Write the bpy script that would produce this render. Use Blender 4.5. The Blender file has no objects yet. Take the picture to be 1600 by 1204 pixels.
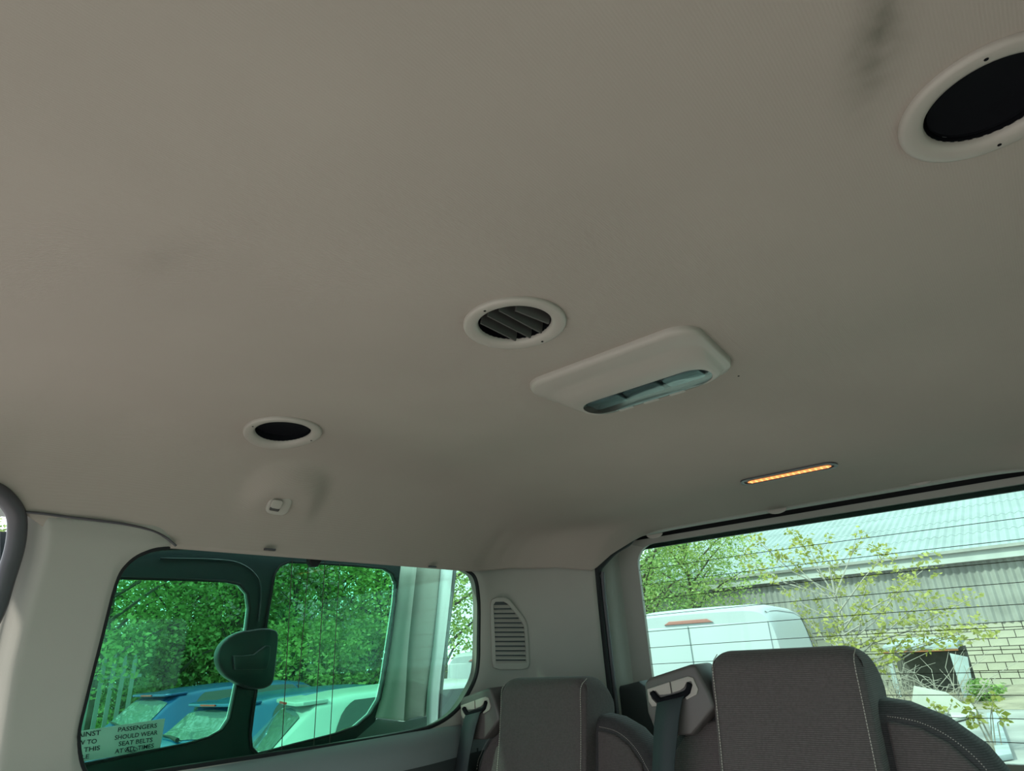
import bpy, bmesh, math, random
from mathutils import Vector, Matrix
from mathutils.geometry import tessellate_polygon
random.seed(7)
S = bpy.context.scene
COL = S.collection
R = math.radians

# ------------------------------------------------------------------ camera
# vanishing points of the van's width and length axes in the 1600x1204 photograph
F = 983.0
PX, PY = 800.0, 602.0
EYE = Vector((0.405, 0.0, 1.65))
vXm = Vector((-1310, 493, 983)).normalized()          # image vector of world -X
vY = Vector((875, 363, 983)); vY = (vY - vXm * vY.dot(vXm)).normalized()
vZ = vXm.cross(vY)
if vZ.y > 0: vZ = -vZ
# image axes (right, down, forward) in world coordinates
ax = [Vector((-vXm[i], vY[i], vZ[i])) for i in range(3)]
cam = bpy.data.cameras.new('camera')
cam.sensor_fit = 'HORIZONTAL'; cam.sensor_width = 36.0; cam.lens = F / 1600 * 36.0
cam.clip_start = 0.01; cam.clip_end = 400
camo = bpy.data.objects.new('camera', cam); COL.objects.link(camo)
rot = Matrix((ax[0], -ax[1], -ax[2])).transposed()
camo.matrix_world = Matrix.Translation(EYE) @ rot.to_4x4()
S.camera = camo

# ------------------------------------------------------------------ light
S.view_settings.view_transform = 'Standard'
S.view_settings.look = 'None'
S.view_settings.gamma = 1.0
S.view_settings.use_curve_mapping = False
S.view_settings.exposure = 1.2
SKY = 1.0
SUN = 2.6
w = bpy.data.worlds.new('world'); S.world = w; w.use_nodes = True
bg = w.node_tree.nodes['Background']
bg.inputs[0].default_value = (0.86, 0.94, 1.0, 1); bg.inputs[1].default_value = SKY
sl = bpy.data.lights.new('sun', 'SUN'); sl.energy = SUN; sl.angle = R(3); sl.color = (1.0, 0.95, 0.86)
slo = bpy.data.objects.new('sun', sl); COL.objects.link(slo)
slo.rotation_euler = Vector((0.42, 0.85, -0.88)).to_track_quat('-Z', 'Y').to_euler()
slo.location = (0, -5, 12)
S.cycles.max_bounces = 10; S.cycles.diffuse_bounces = 6; S.cycles.transparent_max_bounces = 16
S.cycles.caustics_reflective = False; S.cycles.caustics_refractive = False

# ------------------------------------------------------------------ helpers
def ray(px, py):
    a, b = px - PX, py - PY
    return ax[0] * a + ax[1] * b + ax[2] * F
def U(px, py, X=None, Y=None, Z=None):
    """photo pixel -> world point on the plane X, Y or Z (measured from the eye)"""
    d = ray(px, py)
    t = X / d.x if X is not None else (Y / d.y if Y is not None else Z / d.z)
    return EYE + d * t
def E(X, Y, Z): return EYE + Vector((X, Y, Z))

def mat(name, col, rough=0.6, metal=0.0, spec=0.5, bump=None, var=None, alpha=None, emit=None, sheen=0):
    m = bpy.data.materials.new(name); m.use_nodes = True
    nt = m.node_tree; b = nt.nodes['Principled BSDF']
    b.inputs['Base Color'].default_value = (*col, 1); b.inputs['Roughness'].default_value = rough
    b.inputs['Metallic'].default_value = metal; b.inputs['Specular IOR Level'].default_value = spec
    if sheen: b.inputs['Sheen Weight'].default_value = sheen
    tc = nt.nodes.new('ShaderNodeTexCoord')
    if var:                       # (scale, strength)
        n = nt.nodes.new('ShaderNodeTexNoise'); n.inputs['Scale'].default_value = var[0]; n.inputs['Detail'].default_value = 5
        nt.links.new(tc.outputs['Object'], n.inputs['Vector'])
        r = nt.nodes.new('ShaderNodeMapRange'); r.inputs[1].default_value = 0.3; r.inputs[2].default_value = 0.7
        r.inputs[3].default_value = 1 - var[1]; r.inputs[4].default_value = 1 + var[1]
        nt.links.new(n.outputs[0], r.inputs[0])
        mx = nt.nodes.new('ShaderNodeMix'); mx.data_type = 'RGBA'; mx.blend_type = 'MULTIPLY'; mx.inputs[0].default_value = 1
        mx.inputs[6].default_value = (*col, 1)
        nt.links.new(r.outputs[0], mx.inputs[7]); nt.links.new(mx.outputs[2], b.inputs['Base Color'])
    if bump:                      # (scale, strength, distance)
        n = nt.nodes.new('ShaderNodeTexNoise'); n.inputs['Scale'].default_value = bump[0]; n.inputs['Detail'].default_value = 3
        nt.links.new(tc.outputs['Object'], n.inputs['Vector'])
        bp = nt.nodes.new('ShaderNodeBump'); bp.inputs['Strength'].default_value = bump[1]; bp.inputs['Distance'].default_value = bump[2]
        nt.links.new(n.outputs[0], bp.inputs['Height']); nt.links.new(bp.outputs[0], b.inputs['Normal'])
    if emit:
        b.inputs['Emission Color'].default_value = (*emit[0], 1); b.inputs['Emission Strength'].default_value = emit[1]
    return m

def glass(name, tint, gloss=0.05, rough=0.02):
    m = bpy.data.materials.new(name); m.use_nodes = True
    nt = m.node_tree; nt.nodes.clear()
    o = nt.nodes.new('ShaderNodeOutputMaterial'); mx = nt.nodes.new('ShaderNodeMixShader')
    t = nt.nodes.new('ShaderNodeBsdfTransparent'); t.inputs[0].default_value = (*tint, 1)
    g = nt.nodes.new('ShaderNodeBsdfGlossy'); g.inputs['Roughness'].default_value = rough
    f = nt.nodes.new('ShaderNodeFresnel'); f.inputs[0].default_value = 1.35
    mm = nt.nodes.new('ShaderNodeMath'); mm.operation = 'MULTIPLY'; mm.inputs[1].default_value = gloss / 0.05
    nt.links.new(f.outputs[0], mm.inputs[0]); nt.links.new(mm.outputs[0], mx.inputs[0])
    nt.links.new(t.outputs[0], mx.inputs[1]); nt.links.new(g.outputs[0], mx.inputs[2]); nt.links.new(mx.outputs[0], o.inputs[0])
    return m

def leafmat(name, c1, c2, trans=0.45):
    m = bpy.data.materials.new(name); m.use_nodes = True
    nt = m.node_tree; nt.nodes.clear()
    o = nt.nodes.new('ShaderNodeOutputMaterial'); g = nt.nodes.new('ShaderNodeNewGeometry')
    r = nt.nodes.new('ShaderNodeValToRGB'); r.color_ramp.elements[0].color = (*c1, 1); r.color_ramp.elements[1].color = (*c2, 1)
    nt.links.new(g.outputs['Random Per Island'], r.inputs[0])
    d = nt.nodes.new('ShaderNodeBsdfDiffuse'); t = nt.nodes.new('ShaderNodeBsdfTranslucent'); mx = nt.nodes.new('ShaderNodeMixShader')
    mx.inputs[0].default_value = trans
    nt.links.new(r.outputs[0], d.inputs[0]); nt.links.new(r.outputs[0], t.inputs[0])
    nt.links.new(d.outputs[0], mx.inputs[1]); nt.links.new(t.outputs[0], mx.inputs[2]); nt.links.new(mx.outputs[0], o.inputs[0])
    return m

def tag(o, label=None, cat=None, group=None, kind=None):
    if label: o['label'] = label
    if cat: o['category'] = cat
    if group: o['group'] = group
    if kind: o['kind'] = kind
    return o
def empty(name, loc=(0, 0, 0), rz=0):
    o = bpy.data.objects.new(name, None); COL.objects.link(o); o.location = loc; o.rotation_euler = (0, 0, rz)
    o.empty_display_size = 0.05
    return o
def link(name, me, m, parent=None, smooth=False):
    o = bpy.data.objects.new(name, me); COL.objects.link(o)
    if m and not me.materials: me.materials.append(m)
    if smooth is True:
        me.polygons.foreach_set('use_smooth', [True] * len(me.polygons))
    elif smooth:
        me.polygons.foreach_set('use_smooth', [True] * len(me.polygons)); me.set_sharp_from_angle(angle=R(smooth))
    if parent:
        o.parent = parent
        bpy_parent_fix.append((o, parent))
    return o
bpy_parent_fix = []
def py(name, verts, faces, m, parent=None, smooth=False, local=False):
    """mesh object; verts are world coordinates unless local; recentred on the parent's frame"""
    me = bpy.data.meshes.new(name)
    vs = [Vector(v) for v in verts]
    if parent and not local:
        inv = wmat(parent).inverted(); vs = [inv @ v for v in vs]
    me.from_pydata([tuple(v) for v in vs], [], faces); me.validate(); me.update()
    return link(name, me, m, parent, smooth)
def wmat(o):
    mtx = Matrix.LocRotScale(o.location, o.rotation_euler, o.scale)
    return wmat(o.parent) @ mtx if o.parent else mtx
def smoothstep(a, b, x):
    t = max(0.0, min(1.0, (x - a) / (b - a))); return t * t * (3 - 2 * t)
def lerp_tab(tab, x):
    if x <= tab[0][0]: return tab[0][1]
    for (a, va), (b, vb) in zip(tab, tab[1:]):
        if x <= b:
            t = (x - a) / (b - a); return va + (vb - va) * t
    return tab[-1][1]
def catmull(pts, n=8, closed=False):
    P = [Vector(p) for p in pts]; out = []
    L = len(P); rng = range(L if closed else L - 1)
    for i in rng:
        if closed: a, b, c, d = P[i - 1], P[i], P[(i + 1) % L], P[(i + 2) % L]
        else: a, b, c, d = P[max(i - 1, 0)], P[i], P[i + 1], P[min(i + 2, L - 1)]
        for k in range(n):
            t = k / n
            out.append(0.5 * ((2 * b) + (c - a) * t + (2 * a - 5 * b + 4 * c - d) * t * t + (3 * b - a - 3 * c + d) * t ** 3))
    if not closed: out.append(P[-1])
    return out
def plate(name, outer, off, m, parent=None, holes=(), bevel=0, smooth=30, seg=3):
    """flat outline (with holes) given in 3D, given thickness along the vector off"""
    loops = [[Vector(p) for p in outer]] + [[Vector(p) for p in h] for h in holes]
    off = Vector(off)
    n = off.normalized()
    u = n.orthogonal().normalized(); v = n.cross(u)
    flat = [[Vector((p.dot(u), p.dot(v), 0)) for p in l] for l in loops]
    tris = tessellate_polygon(flat)
    vs = [p for l in loops for p in l]; N = len(vs)
    verts = vs + [p + off for p in vs]
    faces = [tuple(t) for t in tris] + [tuple(i + N for i in reversed(t)) for t in tris]
    st = 0
    for l in loops:
        k = len(l)
        for i in range(k):
            a, b = st + i, st + (i + 1) % k
            faces.append((a, b, b + N, a + N))
        st += k
    o = py(name, verts, faces, m, parent, smooth)
    bm = bmesh.new(); bm.from_mesh(o.data)
    bmesh.ops.recalc_face_normals(bm, faces=bm.faces); 
    if bevel:
        bmesh.ops.dissolve_limit(bm, angle_limit=R(1), verts=bm.verts, edges=bm.edges)
        ed = [e for e in bm.edges if len(e.link_faces) == 2 and e.calc_face_angle(0) > R(50)]
        bmesh.ops.bevel(bm, geom=ed, offset=bevel, segments=seg, affect='EDGES', profile=0.5, clamp_overlap=True)
    bm.to_mesh(o.data); bm.free()
    if smooth:
        o.data.polygons.foreach_set('use_smooth', [True] * len(o.data.polygons)); o.data.set_sharp_from_angle(angle=R(smooth))
    return o
def tube_geo(pts, r, seg=8, closed=False):
    P = [Vector(p) for p in pts]; vs, fs = [], []; n = len(P)
    rr = r if isinstance(r, (list, tuple)) else [r] * n
    nrm = None
    for i in range(n):
        if closed: t = P[(i + 1) % n] - P[i - 1]
        else: t = P[min(i + 1, n - 1)] - P[max(i - 1, 0)]
        t.normalize()
        if nrm is None: nrm = t.orthogonal().normalized()
        nrm = nrm - t * nrm.dot(t)
        nrm = nrm.normalized() if nrm.length > 1e-6 else t.orthogonal().normalized()
        b = t.cross(nrm)
        for k in range(seg):
            a = 2 * math.pi * k / seg
            vs.append(P[i] + (nrm * math.cos(a) + b * math.sin(a)) * rr[i])
    for i in range(n if closed else n - 1):
        for k in range(seg):
            a = i * seg + k; b_ = i * seg + (k + 1) % seg
            j = ((i + 1) % n) * seg
            fs.append((a, b_, j + (k + 1) % seg, j + k))
    if not closed:
        fs.append(tuple(range(seg))[::-1]); fs.append(tuple((n - 1) * seg + k for k in range(seg)))
    return vs, fs
def tube(name, pts, r, m, parent=None, seg=8, closed=False):
    vs, fs = tube_geo(pts, r, seg, closed); return py(name, vs, fs, m, parent, 60)
def box_geo(c, s, rz=0.0):
    vs = []
    q = Matrix.Rotation(rz, 3, 'Z')
    for x in (-1, 1):
        for y in (-1, 1):
            for z in (-1, 1):
                vs.append(Vector(c) + q @ Vector((x * s[0] / 2, y * s[1] / 2, z * s[2] / 2)))
    return vs, [(0, 1, 3, 2), (4, 6, 7, 5), (0, 4, 5, 1), (2, 3, 7, 6), (0, 2, 6, 4), (1, 5, 7, 3)]
def merge(geos):
    V, Fc = [], []
    for v, f in geos:
        k = len(V); V += list(v); Fc += [tuple(i + k for i in q) for q in f]
    return V, Fc
def lathe_geo(prof, seg, place):
    vs, fs = [], []
    for (r, h) in prof:
        for k in range(seg):
            a = 2 * math.pi * k / seg; vs.append(place(r * math.cos(a), r * math.sin(a), h))
    for i in range(len(prof) - 1):
        for k in range(seg):
            a = i * seg + k; b = i * seg + (k + 1) % seg
            fs.append((a, b, b + seg, a + seg))
    return vs, fs
def rrect(w_, h_, r, n=6, taper=0.0):
    out = []
    for cx, cy, a0 in ((1, 1, 0), (-1, 1, 90), (-1, -1, 180), (1, -1, 270)):
        for k in range(n + 1):
            a = R(a0 + 90 * k / n)
            x, y = cx * (w_ / 2 - r) + r * math.cos(a), cy * (h_ / 2 - r) + r * math.sin(a)
            out.append((x * (1 - taper * y / h_), y))
    return out

# ------------------------------------------------------------------ materials
M = {}
def headliner_mat():
    m = mat('headliner_fabric', (0.372, 0.324, 0.288), 0.95, spec=0.1)
    nt = m.node_tree; b = nt.nodes['Principled BSDF']; tc = nt.nodes.new('ShaderNodeTexCoord')
    base = nt.nodes.new('ShaderNodeMix'); base.data_type = 'RGBA'; base.blend_type = 'MULTIPLY'; base.inputs[0].default_value = 1
    base.inputs[6].default_value = (0.372, 0.324, 0.288, 1)
    n = nt.nodes.new('ShaderNodeTexNoise'); n.inputs['Scale'].default_value = 3.0; n.inputs['Detail'].default_value = 4
    nt.links.new(tc.outputs['Object'], n.inputs['Vector'])
    r = nt.nodes.new('ShaderNodeMapRange'); r.inputs[1].default_value = .3; r.inputs[2].default_value = .7; r.inputs[3].default_value = .95; r.inputs[4].default_value = 1.05
    nt.links.new(n.outputs[0], r.inputs[0]); nt.links.new(r.outputs[0], base.inputs[7])
    last = base.outputs[2]
    for (p, sx, ang, amt) in ((STAIN1, (0.012, 0.045, 0.05), 0.35, 0.6), (STAIN2, (0.03, 0.014, 0.05), 0.2, 0.12)):
        mp = nt.nodes.new('ShaderNodeMapping'); mp.vector_type = 'TEXTURE'
        mp.inputs['Location'].default_value = p; mp.inputs['Rotation'].default_value = (0, 0, ang); mp.inputs['Scale'].default_value = tuple(3 * k for k in sx)
        nt.links.new(tc.outputs['Object'], mp.inputs['Vector'])
        g = nt.nodes.new('ShaderNodeTexGradient'); g.gradient_type = 'QUADRATIC_SPHERE'; nt.links.new(mp.outputs[0], g.inputs[0])
        n2 = nt.nodes.new('ShaderNodeTexNoise'); n2.inputs['Scale'].default_value = 45; nt.links.new(tc.outputs['Object'], n2.inputs['Vector'])
        mm = nt.nodes.new('ShaderNodeMath'); mm.operation = 'MULTIPLY'; nt.links.new(g.outputs['Fac'], mm.inputs[0]); nt.links.new(n2.outputs[0], mm.inputs[1])
        m3 = nt.nodes.new('ShaderNodeMath'); m3.operation = 'MULTIPLY'; m3.use_clamp = True; m3.inputs[1].default_value = amt * 2.2; nt.links.new(mm.outputs[0], m3.inputs[0])
        mx = nt.nodes.new('ShaderNodeMix'); mx.data_type = 'RGBA'; mx.inputs[7].default_value = (0.10, 0.10, 0.075, 1)
        nt.links.new(m3.outputs[0], mx.inputs[0]); nt.links.new(last, mx.inputs[6]); last = mx.outputs[2]
    nt.links.new(last, b.inputs['Base Color'])
    wv = nt.nodes.new('ShaderNodeTexWave'); wv.inputs['Scale'].default_value = 130; wv.bands_direction = 'X'; wv.inputs['Distortion'].default_value = 1.0
    nt.links.new(tc.outputs['Object'], wv.inputs['Vector'])
    n4 = nt.nodes.new('ShaderNodeTexNoise'); n4.inputs['Scale'].default_value = 900; nt.links.new(tc.outputs['Object'], n4.inputs['Vector'])
    ad = nt.nodes.new('ShaderNodeMath'); ad.operation = 'ADD'; nt.links.new(wv.outputs[1], ad.inputs[0]); nt.links.new(n4.outputs[0], ad.inputs[1])
    bp = nt.nodes.new('ShaderNodeBump'); bp.inputs['Strength'].default_value = .12; bp.inputs['Distance'].default_value = .0008
    nt.links.new(ad.outputs[0], bp.inputs['Height']); nt.links.new(bp.outputs[0], b.inputs['Normal'])
    return m
STAIN1 = tuple(U(1375, 45, Z=0.38)); STAIN2 = tuple(U(255, 410, Z=0.375))
M['headliner'] = headliner_mat()
M['trim'] = mat('grey_trim_plastic', (0.375, 0.36, 0.325), 0.55, spec=0.3, bump=(700, .12, .0008), var=(6, .03))
M['bezel'] = mat('pale_bezel_plastic', (0.40, 0.36, 0.325), 0.42, spec=0.4, bump=(900, .06, .0005))
M['dark'] = mat('charcoal_trim_plastic', (0.050, 0.057, 0.060), 0.55, spec=0.4, bump=(600, .15, .0008))
M['black'] = mat('black_rubber', (0.012, 0.012, 0.014), 0.6, spec=0.3)
M['seal'] = mat('door_seal_rubber', (0.07, 0.065, 0.075), 0.45, spec=0.5, bump=(300, .1, .0008))
M['void'] = mat('duct_black', (0.004, 0.004, 0.006), 0.8, spec=0.1)
M['slat'] = mat('vent_slat_grey', (0.09, 0.085, 0.08), 0.4)
M['frame'] = mat('window_frame_black', (0.02, 0.026, 0.032), 0.35, spec=0.5)
M['white_paint'] = mat('white_paint', (0.80, 0.82, 0.84), 0.25, spec=0.5)
M['quarter_glass'] = glass('quarter_glass_tint', (0.72, 0.96, 0.86), 0.03)
M['door_glass'] = glass('door_glass_tint', (0.60, 0.91, 0.78), 0.03)
M['rear_glass'] = glass('rear_glass_tint', (0.79, 0.97, 0.91), 0.03)
M['wire'] = mat('heater_wire', (0.03, 0.03, 0.02), 0.6)
M['ledge'] = mat('window_ledge_plastic', (0.22, 0.24, 0.25), 0.5, spec=0.4)
def fabric(name, col):
    m = mat(name, col, 0.95, spec=0.1, sheen=0.15)
    nt = m.node_tree; b = nt.nodes['Principled BSDF']; tc = nt.nodes.new('ShaderNodeTexCoord')
    wv = nt.nodes.new('ShaderNodeTexWave'); wv.bands_direction = 'Z'; wv.inputs['Scale'].default_value = 120; wv.inputs['Distortion'].default_value = 1.5; wv.inputs['Detail Scale'].default_value = .4
    nt.links.new(tc.outputs['Object'], wv.inputs['Vector'])
    n2 = nt.nodes.new('ShaderNodeTexNoise'); n2.inputs['Scale'].default_value = 260; nt.links.new(tc.outputs['Object'], n2.inputs['Vector'])
    n = nt.nodes.new('ShaderNodeMath'); n.operation = 'MULTIPLY'; nt.links.new(wv.outputs[1], n.inputs[0]); nt.links.new(n2.outputs[0], n.inputs[1])
    r = nt.nodes.new('ShaderNodeValToRGB'); r.color_ramp.elements[0].position = .10; r.color_ramp.elements[1].position = .55
    r.color_ramp.elements[0].color = (*[c * .80 for c in col], 1); r.color_ramp.elements[1].color = (*[c * 1.35 for c in col], 1)
    nt.links.new(n.outputs[0], r.inputs[0]); nt.links.new(r.outputs[0], b.inputs['Base Color'])
    bp = nt.nodes.new('ShaderNodeBump'); bp.inputs['Strength'].default_value = .5; bp.inputs['Distance'].default_value = .001
    nt.links.new(n.outputs[0], bp.inputs['Height']); nt.links.new(bp.outputs[0], b.inputs['Normal'])
    return m
M['fabric'] = fabric('ribbed_seat_fabric', (0.092, 0.079, 0.079))
M['fabric_side'] = fabric('side_seat_fabric', (0.060, 0.058, 0.061))
M['thread'] = mat('pale_thread', (0.42, 0.38, 0.34), 0.8)
M['belt'] = mat('belt_webbing', (0.018, 0.026, 0.030), 0.75, bump=(500, .3, .0006))
M['housing'] = mat('belt_housing_plastic', (0.085, 0.075, 0.073), 0.5, bump=(700, .15, .0006))
M['bez_light'] = mat('belt_bezel_plastic', (0.30, 0.27, 0.245), 0.5)
M['asphalt'] = mat('asphalt', (0.30, 0.29, 0.275), 0.9, var=(1.2, .2), bump=(40, .3, .01))
M['van_floor'] = mat('van_floor_vinyl', (0.55, 0.53, 0.50), 0.6, var=(8, .1))

# ------------------------------------------------------------------ setting: ground and van shell
bmv, bmf = [(-90, -60, 0), (90, -60, 0), (90, 120, 0), (-90, 120, 0)], [(0, 1, 2, 3)]
tag(py('ground', bmv, bmf, M['asphalt']), 'grey tarmac yard around the parked vehicles', 'ground', kind='structure')
v, f = box_geo((0, 0.0, 0.60), (1.56, 3.2, 0.04))
tag(py('floor', v, f, M['van_floor']), 'grey vinyl van floor below the seats', 'floor', kind='structure')

# headliner: half width, edge height and crown height along the van (heights from the eye)
HW = [(-1.2, .70), (.10, .705), (.18, .72), (.23, .738), (.30, .755), (.35, .76), (1.24, .76), (1.29, .762), (1.34, .752), (1.38, .733), (1.42, .70), (1.45, .657), (1.475, .61), (1.50, .55), (1.53, .505), (1.55, .475), (1.57, .452), (1.59, .436), (1.605, .425), (1.62, .42)]
ZE = [(-1.2, .29), (.10, .285), (.18, .268), (.23, .245), (.30, .207), (.35, .197), (1.24, .197), (1.38, .210), (1.46, .205), (1.50, .188), (1.53, .228), (1.55, .246), (1.57, .262), (1.59, .272), (1.62, .279)]
def zc(y): return .38 - .068 * smoothstep(.92, 1.42, y) - .025 * smoothstep(1.40, 1.62, y) - .004 * smoothstep(.45, 1.0, y)
BUMP = [None]      # bulge that carries the coat hook
def hz_rel(x, y, u=None):
    hw, ze = lerp_tab(HW, y), lerp_tab(ZE, y)
    q = min(1.0, abs(x) / hw)
    z = zc(y) - (zc(y) - ze) * q ** 12
    # scoop
    if x < 0 and BUMP[0]:
        dx, dy = (x - BUMP[0].x), (y - BUMP[0].y)
        d = math.sqrt((dx / (.075 if dx > 0 else .12)) ** 2 + (dy / .092) ** 2)
        if d < 1.25: z -= .030 * (1 - smoothstep(.58, 1.05, d)) * (1 - smoothstep(.88, .995, q)) 
    return z
def hz(x, y): return EYE.z + hz_rel(x, y)
def on_liner(px, py):
    d = ray(px, py); lo = 0.05
    t = 1e-4
    for _ in range(4000):
        p = EYE + d * t
        if p.z > hz(p.x, p.y) or abs(p.x) > .755 or p.y > 1.62: break
        t += 2e-6
    return p
BUMP[0] = on_liner(441, 782)
VENTS = [(-0.554, .556, 0), (-0.025, .552, 1), (0.474, .540, 2)]
def build_liner():
    ys = [-.6 + .07 * i for i in range(10)]
    y = .10
    while y < 1.24: ys.append(y); y += .0085
    ys += [1.24 + .0076 * i for i in range(51)]
    us = []
    n = 170
    for i in range(n + 1):
        t = -1 + 2 * i / n
        us.append(math.copysign(1 - (1 - abs(t)) ** 1.25, t))
    vs = []; fs = []
    for y in ys:
        hw = lerp_tab(HW, y)
        for u in us: vs.append((u * hw, y, hz(u * hw, y)))
    W_ = len(us)
    for j in range(len(ys) - 1):
        for i in range(W_ - 1):
            a = j * W_ + i
            c = (Vector(vs[a]) + Vector(vs[a + W_ + 1])) / 2
            if any(math.hypot(c.x - vx, c.y - vy) < .055 for vx, vy, _ in VENTS): continue
            fs.append((a, a + W_, a + W_ + 1, a + 1))
    o = py('ceiling', vs, fs, M['headliner'], None, True)
    sm = o.modifiers.new('thick', 'SOLIDIFY'); sm.thickness = .006; sm.offset = -1
    tag(o, 'beige-grey fabric headliner with a smudge near its edge', 'headliner', kind='structure')
    return o
ceiling = build_liner()

# side trim, ring around the window aperture: (s, z) coordinates, s runs along the wall and round the rear corner
PLAN = [(-1.18, .10), (-1.18, .30), (-1.18, .50), (-1.18, .70), (-1.18, .90), (-1.18, 1.05), (-1.18, 1.15), (-1.18, 1.22), (-1.18, 1.28), (-1.169, 1.34), (-1.145, 1.39), (-1.10, 1.435), (-1.04, 1.466), (-.952, 1.502)]
plan = catmull([Vector((a, b, 0)) for a, b in PLAN], 10)
plan_s = [.10]
for a, b in zip(plan, plan[1:]): plan_s.append(plan_s[-1] + (b - a).length)
SMAX = plan_s[-1]
TH = [(-.5, -.012), (-.11, -.006), (0, .004), (.15, .022), (.20, .028), (.232, .028), (.25, .005), (.27, -.03), (.30, -.05)]
TH2 = [(-.5, -.012), (-.11, -.006), (0, .0), (.12, .0), (.20, -.008), (.30, -.02)]
S0 = [((U(a, b, X=-1.165) - EYE).z, (U(a, b, X=-1.165) - EYE).y) for a, b in ((-30, 1204), (-8, 1040), (8, 965), (24, 905), (36, 858), (38, 830), (36, 800))]
def wall_pt(s, z, side=-1, off=0.0):
    if s < .40:
        s = .40 - (.40 - s) * (.40 - lerp_tab(S0, z)) / (.40 - .17)
    sf = s - lerp_tab(S0, z)
    for i in range(len(plan) - 1):
        if s <= plan_s[i + 1] or i == len(plan) - 2:
            t = (s - plan_s[i]) / (plan_s[i + 1] - plan_s[i]); p = plan[i].lerp(plan[i + 1], t)
            tg = (plan[i + 1] - plan[i]).normalized(); break
    nrm = Vector((tg.y, -tg.x, 0))
    kk = smoothstep(.44, .58, s); th = lerp_tab(TH, z) * (1 - kk) + lerp_tab(TH2, z) * kk
    # front edge rolls outwards into the doorway
    roll = -.030 * (1 - smoothstep(.0, .030, sf)) if sf < .05 else 0
    p = p + nrm * (th + roll + off)
    q = EYE + Vector((p.x, p.y, z))
    return Vector((q.x * (-side), q.y, q.z))
def px_sz(px, py, X):
    p = U(px, py, X=X) - EYE; return (p.y, p.z)
AP = [px_sz(*q) for q in ((127, 1150, -1.175), (138, 1095, -1.172), (160, 1005, -1.165), (184, 912, -1.155), (203, 879, -1.15), (232, 860, -1.148), (275, 852, -1.148))]
AP += [(.62, .215), (.80, .215), (1.0, .215), (1.15, .215), (1.235, .213)]
AP += [px_sz(*q) for q in ((735, 891, -1.19), (744, 902, -1.19), (748, 930, -1.188), (749, 1000, -1.186), (748, 1050, -1.185), (738, 1082, -1.183), (716, 1112, -1.185), (680, 1135, -1.186), (620, 1150, -1.187), (520, 1166, -1.187), (400, 1184, -1.187), (250, 1207, -1.187), (160, 1222, -1.187), (135, 1205, -1.182))]
def build_wall(side, name, label):
    inner = catmull([Vector((a, b, 0)) for a, b in AP], 5, closed=True)
    c = Vector((.82, .04, 0))
    s0, s1, z0, z1 = .17, SMAX, -.50, .27
    outer = []
    corners = [math.atan2(b - c.y, a - c.x) for a, b in ((s0, z0), (s0, z1), (s1, z1), (s1, z0))]
    angs = [math.atan2(p.y - c.y, p.x - c.x) for p in inner]
    for k, ca in enumerate(corners):                     # snap the nearest ray to each corner
        i = min(range(len(angs)), key=lambda q: abs(math.atan2(math.sin(angs[q] - ca), math.cos(angs[q] - ca))))
        angs[i] = ca
    for a in angs:
        dx, dy = math.cos(a), math.sin(a); t = 1e9
        if dx > 1e-9: t = min(t, (s1 - c.x) / dx)
        if dx < -1e-9: t = min(t, (s0 - c.x) / dx)
        if dy > 1e-9: t = min(t, (z1 - c.y) / dy)
        if dy < -1e-9: t = min(t, (z0 - c.y) / dy)
        outer.append(Vector((c.x + dx * t, c.y + dy * t, 0)))
    N = len(inner); K = 26; vs, fs = [], []
    # return of the aperture, then the face of the trim
    for p in inner: vs.append(wall_pt(p.x, p.y, side, -.035))
    for k in range(K + 1):
        t = k / K
        for p, q in zip(inner, outer):
            r_ = p.lerp(q, t); rr = -.006 * (1 - smoothstep(0, .012, (r_ - p).length))
            z = max(r_.y, -.5)
            vs.append(wall_pt(r_.x, z, side, rr))
    for k in range(K + 1):
        for i in range(N):
            a, b = k * N + i, k * N + (i + 1) % N
            fs.append((a, b, b + N, a + N))
    o = py(name, vs, fs, M['trim'], None, 45)
    sm = o.modifiers.new('thick', 'SOLIDIFY'); sm.thickness = .004; sm.offset = -1 if side < 0 else 1
    tag(o, label, 'wall', kind='structure')
    return o, inner
wl, inner = build_wall(-1, 'wall_left', 'grey plastic side trim around the quarter window')
wr, _ = build_wall(1, 'wall_right', 'grey plastic side trim on the opposite side, out of view')

# black gasket and quarter window
def gasket(side, i):
    pts = [wall_pt(p.x, p.y, side, -.010) for p in inner]
    g = tube('trim_%d' % i, pts, .0055, M['black'], None, 8, True)
    tag(g, 'black rubber gasket round the quarter window', 'gasket', kind='structure') if side < 0 else tag(g, 'black rubber gasket on the opposite window', 'gasket', kind='structure')
gasket(-1, 1); gasket(1, 2)
XG = -1.222
def quarter(side, n, label):
    outl = [(.30, -.20), (1.34, -.20), (1.34, .24), (.30, .24)]
    pts = [Vector((-side * (EYE.x + XG + .0 - .0), EYE.y + a, EYE.z + b)) for a, b in outl]
    o = plate('window_%d' % n, pts, Vector((side * -.004 * -1, 0, 0)) if False else Vector((-.004 * -side if side > 0 else -.004, 0, 0)), M['quarter_glass'], smooth=0)
    return tag(o, label, 'window', kind='structure')
win1 = quarter(-1, 1, 'green-tinted quarter window with thin vertical aerial wires')
win2 = quarter(1, 2, 'tinted quarter window on the opposite side')
for a, b in (((457, 868), (439, 1190)), ((483, 872), (466, 1075)), ((508, 875), (489, 1185)), ((531, 876), (514, 1180))):
    tube('aerial_wire', [U(*a, X=XG + .004), U(*b, X=XG + .004)], .00085, M['wire'], win1, 5)
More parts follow.
